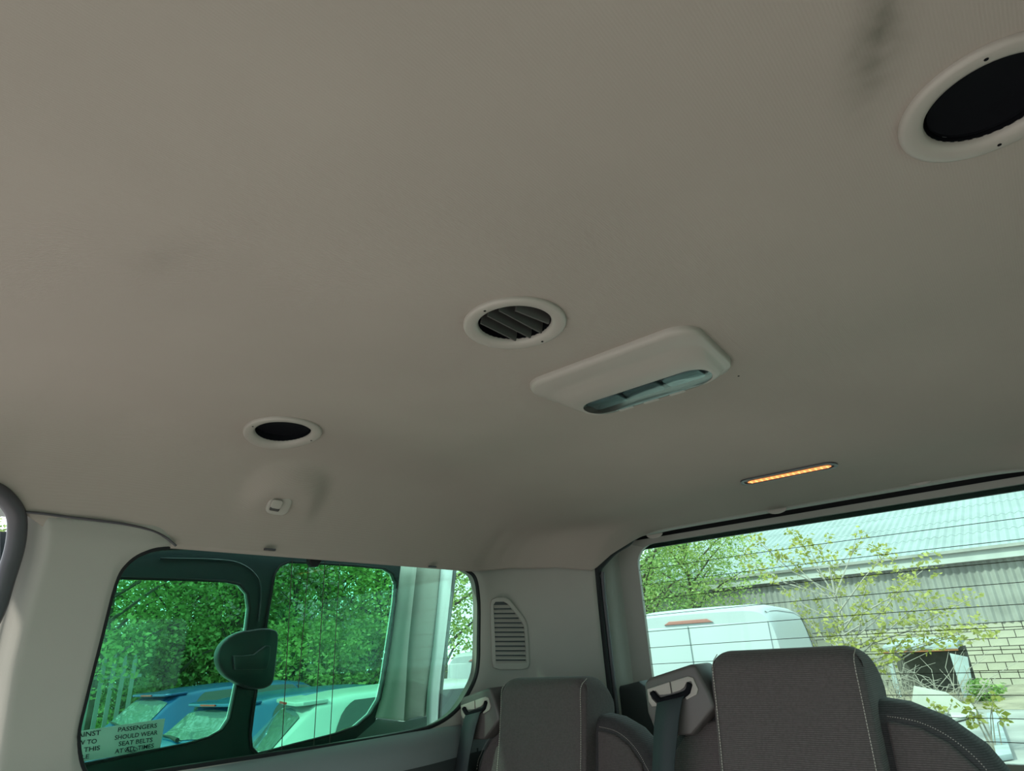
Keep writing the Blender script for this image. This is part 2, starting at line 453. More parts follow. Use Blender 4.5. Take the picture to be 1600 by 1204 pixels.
# dark ledge return and lower panel under the window
def ledge(side):
    prof = [(-.150, -.030), (-.153, .000), (-.162, .018), (-.176, .032), (-.196, .038), (-.215, .038)]
    vs, fs = [], []; n = 40
    for i in range(n + 1):
        s = .30 + (SMAX - .30) * i / n
        rise = .0
        for z, o in prof:
            k = 1 - smoothstep(1.05, 1.30, s)
            vs.append(wall_pt(s, z, side, o * (.25 + .75 * k)))
    P_ = len(prof)
    for i in range(n):
        for j in range(P_ - 1):
            a = i * P_ + j; fs.append((a, a + P_, a + P_ + 1, a + 1))
    return py('trim_3' if side < 0 else 'trim_4', vs, fs, M['ledge'], None, 60)
tag(ledge(-1), 'dark grey ledge running below the quarter window', 'ledge', kind='structure')
tag(ledge(1), 'dark grey ledge below the opposite window', 'ledge', kind='structure')
def lower(side):
    vs, fs = [], []; n = 40; zs = (-.208, -.30, -.45, -.62, -.85, -1.02)
    for i in range(n + 1):
        s = .12 + (SMAX - .12) * i / n
        k = 1 - smoothstep(1.05, 1.30, s)
        for j, z in enumerate(zs):
            vs.append(wall_pt(s, z, side, (.036 if j == 0 else .034) * (.25 + .75 * k)))
    for i in range(n):
        for j in range(len(zs) - 1):
            a = i * len(zs) + j; fs.append((a, a + len(zs), a + len(zs) + 1, a + 1))
    return py('baseboard_left' if side < 0 else 'baseboard_right', vs, fs, M['dark'], None, 60)
tag(lower(-1), 'charcoal lower side panel beside the seat', 'panel', kind='structure')
tag(lower(1), 'charcoal lower side panel on the opposite side', 'panel', kind='structure')
# doorway seal, rear upright of the side door opening
def doorway_seal(side):
    ed = [(-40, 1010), (-10, 960), (8, 905), (22, 860), (27, 825), (24, 800), (8, 778), (-12, 764), (-60, 745), (-160, 722)]
    pts = [U(a, b, X=x) for (a, b), x in zip(ed, (-1.17, -1.17, -1.168, -1.165, -1.16, -1.152, -1.143, -1.138, -1.13, -1.125))]
    pts = catmull(pts, 6)
    p0 = pts[0]; pts = [Vector((p0.x - .02, p0.y - .0, .62)), Vector((p0.x - .01, p0.y, p0.z - .3))] + pts + [Vector((pts[-1].x + .02, -.55, pts[-1].z + .005))]
    pts = [Vector((p.x * -side, p.y, p.z)) for p in pts]
    return tube('trim_5' if side < 0 else 'trim_6', pts, .0125, M['seal'], None, 12)
tag(doorway_seal(-1), 'dark rubber seal edging the open side doorway', 'seal', kind='structure')
tag(doorway_seal(1), 'dark rubber seal edging the opposite doorway', 'seal', kind='structure')

# seam between pillar trim and headliner
sm_pts = [on_liner(a, b) + Vector((.003, 0, -.002)) for a, b in ((40, 798), (70, 801), (100, 805), (150, 811), (200, 818), (235, 827), (258, 838), (274, 851))]
tag(tube('trim_13', catmull(sm_pts, 5), .0022, M['seal'], None, 6), 'dark seam where the pillar trim meets the headliner', 'seam', kind='structure')
# rear headliner lip
vs, fs = [], []
nl = 40
for i in range(nl + 1):
    x = -.425 + .85 * i / nl
    for yy, dz in ((1.592, .000), (1.594, .003), (1.619, .003), (1.621, -.004)): vs.append((x, yy, hz(max(-.419, min(.419, x)), min(yy, 1.619)) - dz))
for i in range(nl):
    for j in range(3): a = i * 4 + j; fs.append((a, a + 4, a + 5, a + 1))
tag(py('trim_14', vs, fs, M['trim'], None, 40), 'pale lip along the rear edge of the headliner', 'trim', kind='structure')
# louvred air outlet on the corner pillar
def on_wall(px, py, off=0.0):
    d = ray(px, py)
    for i in range(len(plan) - 1):
        a, b = plan[i], plan[i + 1]; e = b - a
        det = d.x * (-e.y) + e.x * d.y
        if abs(det) < 1e-9: continue
        t = (a.x * (-e.y) + e.x * a.y) / det; u = (d.x * a.y - d.y * a.x) / det
        if t > 0 and 0 <= u <= 1:
            n_ = Vector((e.y, -e.x, 0)).normalized(); z = d.z * t
            return EYE + Vector((d.x * t, d.y * t, z)) + n_ * (lerp_tab(TH2, z) + off)
    return EYE + d * .001
go = [(766, 944), (768, 937), (774, 934), (786, 934), (793, 937), (806, 952), (818, 966), (823, 975), (825, 1005), (826, 1034), (823, 1042), (815, 1045), (778, 1045), (771, 1042), (769, 1034), (767, 990)]
gi = [(770, 945), (773, 940), (786, 940), (791, 943), (803, 957), (814, 971), (818, 979), (820, 1005), (821, 1036), (774, 1037), (772, 990)]
GO = [on_wall(a, b, .0) for a, b in go]; GI = [on_wall(a, b, .0) for a, b in gi]
gn = (GO[10] - GO[2]).cross(GO[8] - GO[14]).normalized()
if gn.dot(EYE - GO[0]) < 0: gn = -gn
c_ = sum(GO, Vector()) / len(GO)
def flat(p): return p - gn * (p - c_).dot(gn)
grille = empty('air_outlet', c_); tag(grille, 'pale louvred air outlet on the corner pillar above the seat', 'vent')
plate('frame', [flat(p) + gn * .001 for p in GO], gn * .006, M['trim'], grille, [[flat(p) + gn * .001 for p in GI]], bevel=.0)
plate('recess', [flat(p) + gn * .0005 for p in GI], gn * .001, M['dark'], grille)
RB = [(937, 787), (943, 791), (957, 803), (971, 814), (979, 818), (1005, 820), (1040, 821.5)]
for k in range(13):
    y0 = 945.5 + 7.25 * k
    xl0, xr0 = 771 + k * .22, lerp_tab(RB, y0); xl1, xr1 = 771 + k * .22, lerp_tab(RB, y0 + 5)
    A, B = flat(on_wall(xl0, y0 - 1.0)) + gn * .001, flat(on_wall(xr0, y0 - 1.0)) + gn * .001
    C_, D_ = flat(on_wall(xr1, y0 + 3.6)) + gn * .0065, flat(on_wall(xl1, y0 + 3.6)) + gn * .0065
    th = Vector((0, 0, -.0012))
    vs = [A, B, C_, D_, A + th, B + th, C_ + th, D_ + th]
    py('louvre', vs, [(0, 1, 2, 3), (7, 6, 5, 4), (3, 2, 6, 7), (0, 3, 7, 4), (1, 5, 6, 2), (0, 4, 5, 1)], M['trim'], grille)
# tinted pane of the closed door on the opposite side
pn = plate('window_4', [Vector((.80, a, EYE.z + b)) for a, b in ((-1.4, -.20), (.16, -.20), (.16, .25), (-1.4, .25))], (.004, 0, 0), M['door_glass'], smooth=0)
tag(pn, 'tinted window of the closed door on the opposite side', 'window', kind='structure')
v, f = box_geo((.80, -.62, 1.03), (.05, 1.6, .84)); tag(py('door_3', v, f, M['dark']), 'closed lower door panel on the opposite side', 'door', kind='structure')

# unseen outer roof skin and rear body corners, added to block light leaks
def roof():
    cr = [(-.845, .24), (-.845, .30), (-.80, .37), (-.70, .415), (-.4, .43), (0, .435), (.4, .43), (.70, .415), (.80, .37), (.845, .30), (.845, .24)]
    ys = [-.6, .2, 1.0, 1.5, 1.62, 1.69, 1.72]; dz = [0, 0, 0, -.01, -.03, -.06, -.125]
    vs, fs = [], []
    for y, d in zip(ys, dz):
        for x, z in cr: vs.append((x, y, EYE.z + max(z + d, .285 if y > 1.6 and abs(x) < .8 else .2)))
    n = len(cr)
    for j in range(len(ys) - 1):
        for i in range(n - 1): a = j * n + i; fs.append((a, a + 1, a + n + 1, a + n))
    o = py('roof', vs, fs, M['white_paint'], None, 40); sm = o.modifiers.new('thick', 'SOLIDIFY'); sm.thickness = .004
    return tag(o, 'white outer roof skin of the van, unseen, added to block light leaks', 'roof', kind='structure')
roof()
for i, sd in ((15, -1), (16, 1)):
    pts = [Vector((sd * x, y, 0)) for x, y in ((.845, 1.36), (.845, 1.58), (.82, 1.66), (.76, 1.70), (.57, 1.71))]
    vs, fs = [], []
    for p in pts: vs += [(p.x, p.y, .5), (p.x, p.y, EYE.z + .31)]
    for k in range(len(pts) - 1): fs.append((2 * k, 2 * k + 1, 2 * k + 3, 2 * k + 2))
    o = py('trim_%d' % i, vs, fs, M['white_paint'], None, 40); sm = o.modifiers.new('thick', 'SOLIDIFY'); sm.thickness = .004
    tag(o, 'white outer body corner added behind the pillar against light leaks' if sd < 0 else 'white outer body corner added on the far side against light leaks', 'body panel', kind='structure')

# ------------------------------------------------------------------ tailgate and rear window
YG = 1.66
gl = [(x, z + .005) for x, z in rrect(1.0, .51, .055, 6)]           # glass outline, centre (0, .005)
def tg(x, z, y): return Vector((x, y, EYE.z + z))
def build_tailgate():
    N = len(gl); vs, fs = [], []
    rings = []
    rings.append([tg(x, z, YG + .012) for x, z in gl])
    rings.append([tg(x, z, YG) for x, z in gl])
    o1, o2, o3 = [], [], []
    for (x, z) in gl:
        top = z > .1
        sx = x * 1.06
        if top: cz = .2735 - (.26 - z) * .80
        else: cz = z if z > -.15 else z - .12
        fl = top and abs(x) < .46
        o1.append(tg(sx * 1.035, cz, YG - (.004 if fl else .018))); o2.append(tg(sx * 1.045, cz + (.001 if fl else 0), YG - (.004 if fl else .030))); o3.append(tg(sx * 1.03, cz + (.002 if fl else 0), YG - (-.006 if fl else .125)))
    rings += [o1, o2, o3]
    for r_ in rings: vs += r_
    for k in range(len(rings) - 1):
        for i in range(N):
            a, b = k * N + i, k * N + (i + 1) % N
            fs.append((a, a + N, b + N, b))
    o = py('door_2', vs, fs, M['trim'], None, 40)
    sm = o.modifiers.new('thick', 'SOLIDIFY'); sm.thickness = .004; sm.offset = -1
    return tag(o, 'grey plastic tailgate trim framing the rear window', 'tailgate', kind='structure')
tail = build_tailgate()
rg = plate('window_3', [tg(x * 1.03, z * 1.03, YG + .006) for x, z in gl], (0, .004, 0), M['rear_glass'], smooth=0)
tag(rg, 'clear rear window crossed by thin heater wires', 'window', kind='structure')
for k in range(12):
    z = .192 - .0408 * k
    tube('heater_wire', [tg(-.499 + .999 * i / 8, z + .004 * math.sin(math.pi * i / 8), YG + .003) for i in range(9)], .00075, M['wire'], rg, 5)
# black panel put in as body shadow above the tailgate, and the seal round the opening
tag(plate('trim_7', [tg(-.52, .250, YG + .02), tg(.52, .250, YG + .02), tg(.47, .36, YG + .02), tg(-.47, .36, YG + .02)], (0, .01, 0), M['black'], smooth=0), 'black panel standing for the body shadow between headliner and tailgate', 'gap', kind='structure')
for i, sd in ((8, 1), (9, -1)):
    pts = [tg(-.553 * sd, -.9, 1.520), tg(-.553 * sd, -.4, 1.522), tg(-.553 * sd, 0, 1.522), tg(-.553 * sd, .15, 1.520), tg(-.549 * sd, .19, 1.520), tg(-.51 * sd, .235, 1.545), tg(-.475 * sd, .258, 1.57), tg(-.44 * sd, .285, 1.60), tg(-.3 * sd, .305, 1.65), tg(0, .305, 1.655)]
    o = tube('trim_%d' % i, catmull(pts, 5), .011, M['black'], None, 10)
    tag(o, 'black rubber seal round the tailgate opening' if sd == 1 else 'black rubber seal on the far side of the tailgate opening', 'seal', kind='structure')
o = tube('trim_10', catmull([tg(-.541, -.6, 1.528), tg(-.541, -.1, 1.530), tg(-.541, .12, 1.528), tg(-.537, .185, 1.527)], 5), .006, M['seal'], None, 8)
tag(o, 'thin mauve-grey seal lip beside the tailgate opening', 'seal', kind='structure')
# charcoal lower trim behind the seats
for i, sd in ((11, 1), (12, -1)):
    ol = [(-.60, -.10), (-.545, -.098), (-.49, -.088), (-.475, -.10), (-.45, -.16), (-.40, -.215), (-.30, -.25), (-.30, -.80), (-.60, -.80)]
    o = plate('trim_%d' % i, [tg(x * sd, z, 1.565) for x, z in ol], (0, .06, 0), M['dark'], bevel=.012)
    tag(o, 'charcoal lower corner trim between seats and tailgate' if sd == 1 else 'charcoal lower corner trim on the far side', 'trim', kind='structure')
v_, f_ = box_geo((0, 1.68, EYE.z - .65), (1.2, .05, .74))
tag(py('wall_back', v_, f_, M['dark']), 'charcoal lower tailgate panel behind the seats', 'wall', kind='structure')
# half-moon clip covers on the headliner edge
for px, py_ in ((1023, 833), (1214, 794), (1436, 749)):
    p = U(px, py_, Y=1.590) + Vector((0, 0, -.002))
    ol = [p + Vector((.024 * math.cos(a), 0, .011 * math.sin(a))) for a in [R(180 + 180 * k / 10) for k in range(11)]]
    o = plate('clip_cover', ol, (0, -.004, 0), M['bezel'], bevel=.001)
    o.parent = ceiling
for px, py_ in ((420, 857), (674, 884)):
    p = on_liner(px, py_)
    v_, f_ = box_geo(p + Vector((.004, 0, -.002)), (.006, .022, .004)); o = py('clip_slot', v_, f_, M['seal']); o.parent = ceiling

# ------------------------------------------------------------------ sliding door, open and standing outside the quarter window
XD = -1.345
door = empty('door_1', (EYE.x + XD, .9, 0.3)); tag(door, 'open sliding door seen through the quarter window', 'door', kind='structure')
p1 = [(184, 903), (300, 906), (352, 908), (374, 913), (386, 927), (389, 950), (384, 990), (374, 1045), (364, 1095), (358, 1122), (346, 1140), (325, 1152), (290, 1162), (200, 1180), (120, 1196), (40, 1210), (60, 1100), (100, 960), (118, 901)]
p2 = [(428, 896), (436, 884), (450, 878), (480, 879), (560, 884), (600, 888), (613, 896), (619, 912), (617, 940), (608, 1000), (599, 1060), (592, 1092), (578, 1115), (556, 1134), (520, 1147), (460, 1162), (415, 1174), (401, 1177), (392, 1168), (390, 1148), (394, 1115), (405, 1040), (418, 955)]
q1 = [U(a, b, X=XD) for a, b in p1]; q2 = [U(a, b, X=XD) for a, b in p2]
fr = [(0, 830), (300, 840), (600, 855), (640, 868), (630, 920), (612, 1040), (602, 1095), (585, 1128), (560, 1150), (480, 1215), (300, 1262), (0, 1300)]
plate('window_frame', [U(a, b, X=XD) for a, b in fr], (-.010, 0, 0), M['frame'], door, [q1, q2], bevel=.0)
def ring(name, pts, r, m, parent): return tube(name, pts, r, m, parent, 6, True)
ring('pane_seal', [p + Vector((.003, 0, 0)) for p in q1], .003, M['black'], door)
ring('pane_seal', [p + Vector((.003, 0, 0)) for p in q2], .003, M['black'], door)
o = plate('window_pane', [p + Vector((-.009, 0, 0)) for p in q1], (-.004, 0, 0), M['door_glass'], door, smooth=0)
o = plate('window_pane', [p + Vector((-.011, 0, 0)) for p in q2], (-.004, 0, 0), M['door_glass'], door, smooth=0)
# raised channel of the sliding pane
tube('slide_channel', catmull([U(a, b, X=XD + .004) for a, b in ((250, 872), (340, 874), (375, 880), (398, 896), (408, 920), (404, 970))], 6), .002, M['frame'], door, 6)
# latch
lt = [(382, 985), (402, 982), (420, 984), (427, 993), (424, 1030), (420, 1060), (413, 1072), (395, 1077), (375, 1073), (360, 1066), (343, 1054), (334, 1038), (333, 1022), (340, 1006), (355, 993), (372, 986)]
latch = plate('latch', catmull([U(a, b, X=XD + .004) for a, b in lt], 4, True), (.022, 0, 0), M['frame'], door, bevel=.005)
hd = [(362, 1024), (378, 1024), (394, 1022), (404, 1014), (413, 1008), (420, 1009), (419, 1028), (414, 1045), (390, 1046), (364, 1046)]
plate('handle', [U(a, b, X=XD + .026) for a, b in hd], (.008, 0, 0), M['frame'], latch, bevel=.002)
M['door_trim'] = mat('door_trim_plastic', (0.62, 0.62, 0.57), .5)
# door trim, shut face and painted edge: a folded panel that runs down the rear of the door
def strip(name, cols, m):
    """cols: list of (list of (px,py,X)) columns from top to bottom"""
    vs, fs = [], []; n = 14
    for c in cols:
        c3 = [U(a, b, X=x) for a, b, x in c]
        c3 = catmull(c3, 7)
        c3 = [c3[int(round(i * (len(c3) - 1) / n))] for i in range(n + 1)]
        vs += c3
    for j in range(len(cols) - 1):
        for i in range(n):
            a = j * (n + 1) + i; fs.append((a, a + 1, a + n + 2, a + n + 1))
    o = py(name, vs, fs, m, door, 50)
    sm = o.modifiers.new('thick', 'SOLIDIFY'); sm.thickness = .004; sm.offset = 0
    return o
d0 = XD
strip('door_pillar_trim', [[(628, 868, d0), (609, 1020, d0), (594, 1090, d0), (586, 1121, d0)],
                           [(645, 870, d0 + .006), (625, 1020, d0 + .006), (612, 1090, d0 + .006), (606, 1123, d0 + .006)],
                           [(652, 872, d0 + .004), (638, 1000, d0 + .004), (633, 1080, d0 + .004), (630, 1126, d0 + .004)]], M['door_trim'])
strip('door_shut_panel', [[(652, 872, d0 + .004), (638, 1000, d0 + .004), (633, 1080, d0 + .004), (630, 1126, d0 + .004)],
                          [(668, 872, d0 - .03), (650, 1000, d0 - .03), (644, 1080, d0 - .03), (641, 1125, d0 - .03)],
                          [(692, 880, d0 - .04), (680, 1000, d0 - .04), (670, 1080, d0 - .04), (666, 1118, d0 - .04)]], M['trim'])
strip('door_edge', [[(690, 880, d0 - .035), (678, 1000, d0 - .035), (668, 1080, d0 - .035), (664, 1160, d0 - .035)],
                    [(698, 880, d0 - .035), (685, 1000, d0 - .035), (676, 1080, d0 - .035), (673, 1160, d0 - .035)],
                    [(700, 880, d0 - .045), (687, 1000, d0 - .045), (678, 1080, d0 - .045), (675, 1160, d0 - .045)],
                    [(708, 880, d0 - .045), (695, 1000, d0 - .045), (685, 1080, d0 - .045), (682, 1160, d0 - .045)]], M['white_paint'])
strip('door_edge_seal', [[(708, 880, d0 - .046), (695, 1000, d0 - .046), (687, 1080, d0 - .046), (682, 1160, d0 - .046)],
                    [(714, 880, d0 - .05), (700, 1000, d0 - .05), (691, 1080, d0 - .05), (688, 1160, d0 - .05)]], M['seal'])
lowp = [(590, 1122), (630, 1127), (667, 1119), (667, 1190), (300, 1330), (0, 1400), (0, 1290), (300, 1255), (480, 1205), (560, 1146)]
plate('door_lower_trim', [U(a, b, X=d0 - .006) for a, b in lowp], (-.03, 0, 0), M['ledge'], door)
v_, f_ = box_geo((EYE.x + XD - .09, .55, .75), (.05, 1.35, 1.3)); py('door_skin', v_, f_, M['white_paint'], door)
# small dark catch at the top of the quarter window
cp = [U(a, b, X=-1.205) for a, b in ((474, 868), (500, 870), (499, 874), (494, 882), (491, 886), (483, 886), (479, 882), (478, 874))]
tag(plate('window_catch', cp, (.014, 0, 0), M['black'], bevel=.002), 'small black catch hanging at the top of the quarter window', 'catch')

# sticker on the sliding pane
XS = XD - .006
sk = [U(a, b, X=XS) for a, b in ((20, 1157), (258, 1122), (250, 1170), (20, 1207))]
M['sticker'] = mat('sticker_film', (0.80, 0.84, 0.83), 0.6); M['ink'] = mat('sticker_ink', (0.035, 0.035, 0.04), 0.7)
stick = plate('sticker', sk, (-.0008, 0, 0), M['sticker'], door, smooth=0); stick['label'] = 'white rectangular notice with dark capital lettering'
def text(name, body, pa, pb, ph, m, parent, bold=.012):
    """text whose baseline runs from pixel pa to pb on the plane X=XS; ph is a pixel at the top of the first letter"""
    A, B, H = (U(*q, X=XS + .0012) for q in (pa, pb, ph))
    cu = bpy.data.curves.new(name, 'FONT'); cu.body = body; cu.offset = bold; cu.resolution_u = 3
    o = bpy.data.objects.new('t', cu); COL.objects.link(o)
    bpy.context.view_layer.update()
    dg = bpy.context.evaluated_depsgraph_get(); me = bpy.data.meshes.new_from_object(o.evaluated_get(dg))
    bpy.data.objects.remove(o)
    xs = [v.co.x for v in me.vertices]; x0, x1 = min(xs), max(xs); h = max(v.co.y for v in me.vertices)
    inv = wmat(parent).inverted()
    for v in me.vertices:
        tx = (v.co.x - x0) / (x1 - x0); ty = v.co.y / h
        v.co = inv @ (A + (B - A) * tx + (H - A) * ty)
    me.name = name
    return link(name, me, m, parent)
L_ = 'notice_lettering'
text(L_, 'PASSENGERS', (184, 1143), (245, 1136), (185, 1136), M['ink'], stick)
text(L_, 'SHOULD WEAR', (179, 1155.5), (246, 1147), (180, 1148.5), M['ink'], stick)
text(L_, 'SEAT BELTS', (185, 1165), (238, 1158.5), (186, 1158), M['ink'], stick)
text(L_, 'AT ALL TIMES', (179, 1177), (240, 1167.5), (180, 1170), M['ink'], stick)
text(L_, 'IT IS AGAINST', (72, 1157.5), (157, 1147.5), (73, 1149.5), M['ink'], stick)
text(L_, 'THE LAW TO', (82, 1169), (151, 1160.5), (83, 1161.5), M['ink'], stick)
text(L_, 'SMOKE IN THIS', (66, 1183.5), (156, 1171), (67, 1176), M['ink'], stick)
text(L_, 'VEHICLE', (90, 1192), (139, 1184), (91, 1185), M['ink'], stick)
sc = [U(202 + 9 * math.cos(t) + .6 * t, 1171 + 4.2 * math.sin(t) - .12 * t, X=XS + .0014) for t in [k * .35 for k in range(32)]]
tube('pen_scribble', sc, .0004, M['ink'], stick, 4)

# ------------------------------------------------------------------ ceiling vents
def vent(i, label):
    vx, vy, kind = VENTS[i]
    r_ = empty('ceiling_vent', (vx, vy, hz(vx, vy))); tag(r_, label, 'vent', 'round ceiling vents')
    def place(a, b, h): return (vx + a, vy + b, hz(vx + a, vy + b) - h)
    prof = [(.0645, -.002), (.0650, .002), (.0640, .0045), (.0610, .0058), (.0520, .0050), (.0478, .0030), (.0464, .0005), (.0460, -.002)]
    v_, f_ = lathe_geo(prof, 64, place); rim = py('rim', v_, f_, M['bezel'], r_, 50)
    for a in (90, -90):
        q = (vx + .0565 * math.cos(R(a)), vy + .0565 * math.sin(R(a)))
        pr = [(0.0001, .0006), (.0016, .0006), (.0017, 0)]
        v_, f_ = lathe_geo(pr, 8, lambda x, y, h: (q[0] + x, q[1] + y, hz(*q) - .0052 - h)); py('screw', v_, f_, M['void'], rim)
    prof = [(.0461, -.0015), (.0458, -.010), (.0450, -.034), (.0001, -.036)]
    v_, f_ = lathe_geo(prof, 40, place); py('duct', v_, f_, M['void'], r_, 50)
    zc_ = hz(vx, vy)
    if kind == 1:
        for k, xo in enumerate((-.027, -.0085, .010, .028)):
            ln = 2 * math.sqrt(.0445 ** 2 - xo ** 2) * (.96 if k < 3 else .80)
            vs = []
            tilt = .30 if k < 3 else -.2
            for yy in (-ln / 2, ln / 2):
                for (dx, dz) in ((-.001, -.004), (.0010, -.004), (.0010 + .0035, .012), (-.001 + .0035, .012)):
                    vs.append((vx + xo + dx * (1 if k < 3 else 1.3) + (0 if k < 3 else yy * .15), vy + yy, zc_ + dz + .001))
            py('slat', vs, [(0, 1, 2, 3), (7, 6, 5, 4), (0, 4, 5, 1), (1, 5, 6, 2), (2, 6, 7, 3), (3, 7, 4, 0)], M['slat'], r_)
        v_, f_ = box_geo((vx, vy, zc_ + .012), (.086, .004, .005)); py('slat_link', v_, f_, M['slat'], r_)
    else:
        v_, f_ = lathe_geo([(.0001, .0), (.030, -.0005), (.0425, -.004), (.0430, -.006)], 40, lambda x, y, h: (vx + x, vy + y, zc_ + .010 + h)); py('closed_flap', v_, f_, M['void'], r_, 50)
        for a in (50, 100, 140):
            v_, f_ = box_geo((vx + .0435 * math.cos(R(a)), vy + .0435 * math.sin(R(a)), zc_ + .008), (.0015, .004, .006), R(a)); py('stop_tab', v_, f_, M['dark'], r_)
    return r_
vent(0, 'round ceiling vent with dark opening, nearest the side window')
vent(1, 'round ceiling vent with grey louvre slats, beside the roof lamp')
vent(2, 'round ceiling vent with black opening beside the dark smudge, cut by the picture edge')

# ------------------------------------------------------------------ roof lamp
lx, ly = 0.0, .795
lamp = empty('roof_lamp', (lx, ly, hz(lx, ly))); tag(lamp, 'pale rounded roof lamp with long clear lens on the headliner', 'lamp')
def lamp_surface():
    vs, fs = [], []; o_ = rrect(.274, .182, .038, 8, taper=.08); i_ = [(x, y + .040) for x, y in rrect(.214, .062, .029, 8)]; N = len(o_)
    prof = [(0, -.002), (0, .005), (.03, .0085), (.09, .0105), (.32, .0115), (.44, .0125), (.58, .0185), (.78, .0215), (.93, .0225), (1.0, .0215)]
    for t, h in prof:
        for (x, y), (a, b) in zip(o_, i_):
            X_, Y_ = lx + x + (a - x) * t, ly + y + (b - y) * t
            vs.append((X_, Y_, hz(X_, Y_) - h))
    for k in range(len(prof) - 1):
        for i in range(N):
            a, b = k * N + i, k * N + (i + 1) % N; fs.append((a, b, b + N, a + N))
    last = [Vector(v) for v in vs[-N:]]
    return vs, fs, last
v_, f_, last = lamp_surface(); bz = py('bezel', v_, f_, M['bezel'], lamp, 50)
M['lens'] = mat('lamp_lens', (0.085, 0.11, 0.115), 0.3, spec=0.8, var=(40, .25)); M['reflector'] = mat('lamp_inner', (0.045, 0.065, 0.07), 0.5)
cen = sum(last, Vector()) / len(last)
def lens_geo(s, dz, up):
    vs = [cen + Vector(((p.x - cen.x) * s, (p.y - cen.y) * s, (p.z - cen.z) - dz * 0)) for p in last]
    rings = [vs, [cen + (p - cen) * .93 + Vector((0, 0, -up * .7)) for p in vs], [cen + (p - cen) * .7 + Vector((0, 0, -up)) for p in vs]]
    V = [q for r2 in rings for q in r2] + [cen + Vector((0, 0, -up))]; N = len(vs); Fq = []
    for k in range(2):
        for i in range(N): a, b = k * N + i, k * N + (i + 1) % N; Fq.append((a, b, b + N, a + N))
    for i in range(N): Fq.append((2 * N + i, 2 * N + (i + 1) % N, 3 * N))
    return V, Fq
M['lamp_clear'] = glass('lamp_clear_cover', (0.80, 0.90, 0.90), 0.01, .12)
v_, f_ = lens_geo(1.0, 0, .005); lens = py('lens', v_, f_, M['lamp_clear'], lamp, 60)
lw = max(p.x for p in last) - min(p.x for p in last); ld = max(p.y for p in last) - min(p.y for p in last)
v_, f_ = box_geo(cen + Vector((0, 0, .012)), (lw * .99, ld * .99, .003)); py('lens_backing', v_, f_, M['reflector'], lens)
for k in range(3):
    c_ = cen + Vector(((k - 1) * lw * .31, -.002, .003)); ol = [c_ + Vector((a, b, 0)) for a, b in rrect(lw * .27, ld * .62, .008, 4)]
    plate('bulb_bay', ol, (0, 0, .006), M['reflector'] if k == 1 else M['lens'], lens, bevel=.001)
for k in (-1, 0, 1):
    c_ = cen + Vector((k * lw * .21 - .004, ld * .44, -.0035)); ol = [c_ + Vector((a, b, 0)) for a, b in rrect(.026, .006, .0025, 4)]
    plate('switch', ol, (0, 0, -.002), M['bezel'], lamp, bevel=.0006)
# ------------------------------------------------------------------ high-level brake lamp slot
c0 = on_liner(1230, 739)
br = empty('brake_lamp', c0); tag(br, 'slim brake lamp slot, amber glow standing for sunlight, in the rear headliner', 'lamp')
M['amber'] = mat('amber_lens_sun_glow', (0.80, 0.28, 0.05), 0.3, var=(220, .5), emit=((1.0, .30, .06), .42))  # emission stands in for sunlight coming through the lens
M['amber_rib'] = mat('amber_rib_sun_glow', (0.85, 0.40, 0.12), 0.3, emit=((1.0, .45, .13), .7))  # ribs glow more strongly, same painted sunlight
def lin(x, y, h=0): return Vector((x, y, hz(x, y) - h))
ol = rrect(.196, .044, .020, 7)
il = rrect(.182, .032, .015, 7)
N = len(ol)
def brq(l, h, s=1.0, dy=0): return [lin(c0.x + a * s, c0.y + b * s + dy, h) for a, b in l]
vs = brq(ol, -.001) + brq(ol, .003) + brq(il, .003) + brq(il, -.0005)
fs = [(k * N + i, k * N + (i + 1) % N, (k + 1) * N + (i + 1) % N, (k + 1) * N + i) for k in range(3) for i in range(N)]
py('surround', vs, fs, M['seal'], br, 40)
il2 = [(a * .94, b * .62 + .004) for a, b in il]
vs = brq(il, .0006); py('lens_backing', vs, [tuple(range(N))], M['seal'], br)
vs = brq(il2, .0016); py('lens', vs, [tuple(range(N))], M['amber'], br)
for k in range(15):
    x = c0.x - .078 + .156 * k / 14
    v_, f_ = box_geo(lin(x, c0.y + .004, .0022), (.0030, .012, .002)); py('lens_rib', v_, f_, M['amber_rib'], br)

# ------------------------------------------------------------------ coat hook in the headliner scoop
hk = on_liner(435, 788)
nrm = Vector((.80, -.10, -.58)).normalized(); uu = Vector((0, 1, 0)); uu = (uu - nrm * uu.dot(nrm)).normalized(); vv = nrm.cross(uu)
if vv.z < 0: vv = -vv
M['hook'] = mat('hook_plastic', (0.40, 0.37, 0.33), .5)
hook = empty('coat_hook', hk); tag(hook, 'small grey folding coat hook in a headliner scoop', 'hook')
def hp(a, b, c): return hk + uu * a + vv * b + nrm * c
plate('base', [hp(a, b, -.004) for a, b in rrect(.046, .040, .013, 6)], nrm * .010, M['hook'], hook, bevel=.003)
plate('hook_flap', [hp(a - .008, b + .004, .006) for a, b in rrect(.022, .018, .006, 5)], nrm * .006, M['hook'], hook, bevel=.002)
plate('finger_notch', [hp(a - .007, b - .008, .0065) for a, b in rrect(.020, .007, .003, 5)], nrm * .001, M['slat'], hook)
# small dark pin mark in the headliner
dp = on_liner(1154, 587)
v_, f_ = lathe_geo([(.0001, .0008), (.0015, .0006), (.0018, -.0005)], 8, lambda x, y, h: (dp.x + x, dp.y + y, dp.z - h)); o = py('pin_hole', v_, f_, M['void']); o.parent = ceiling

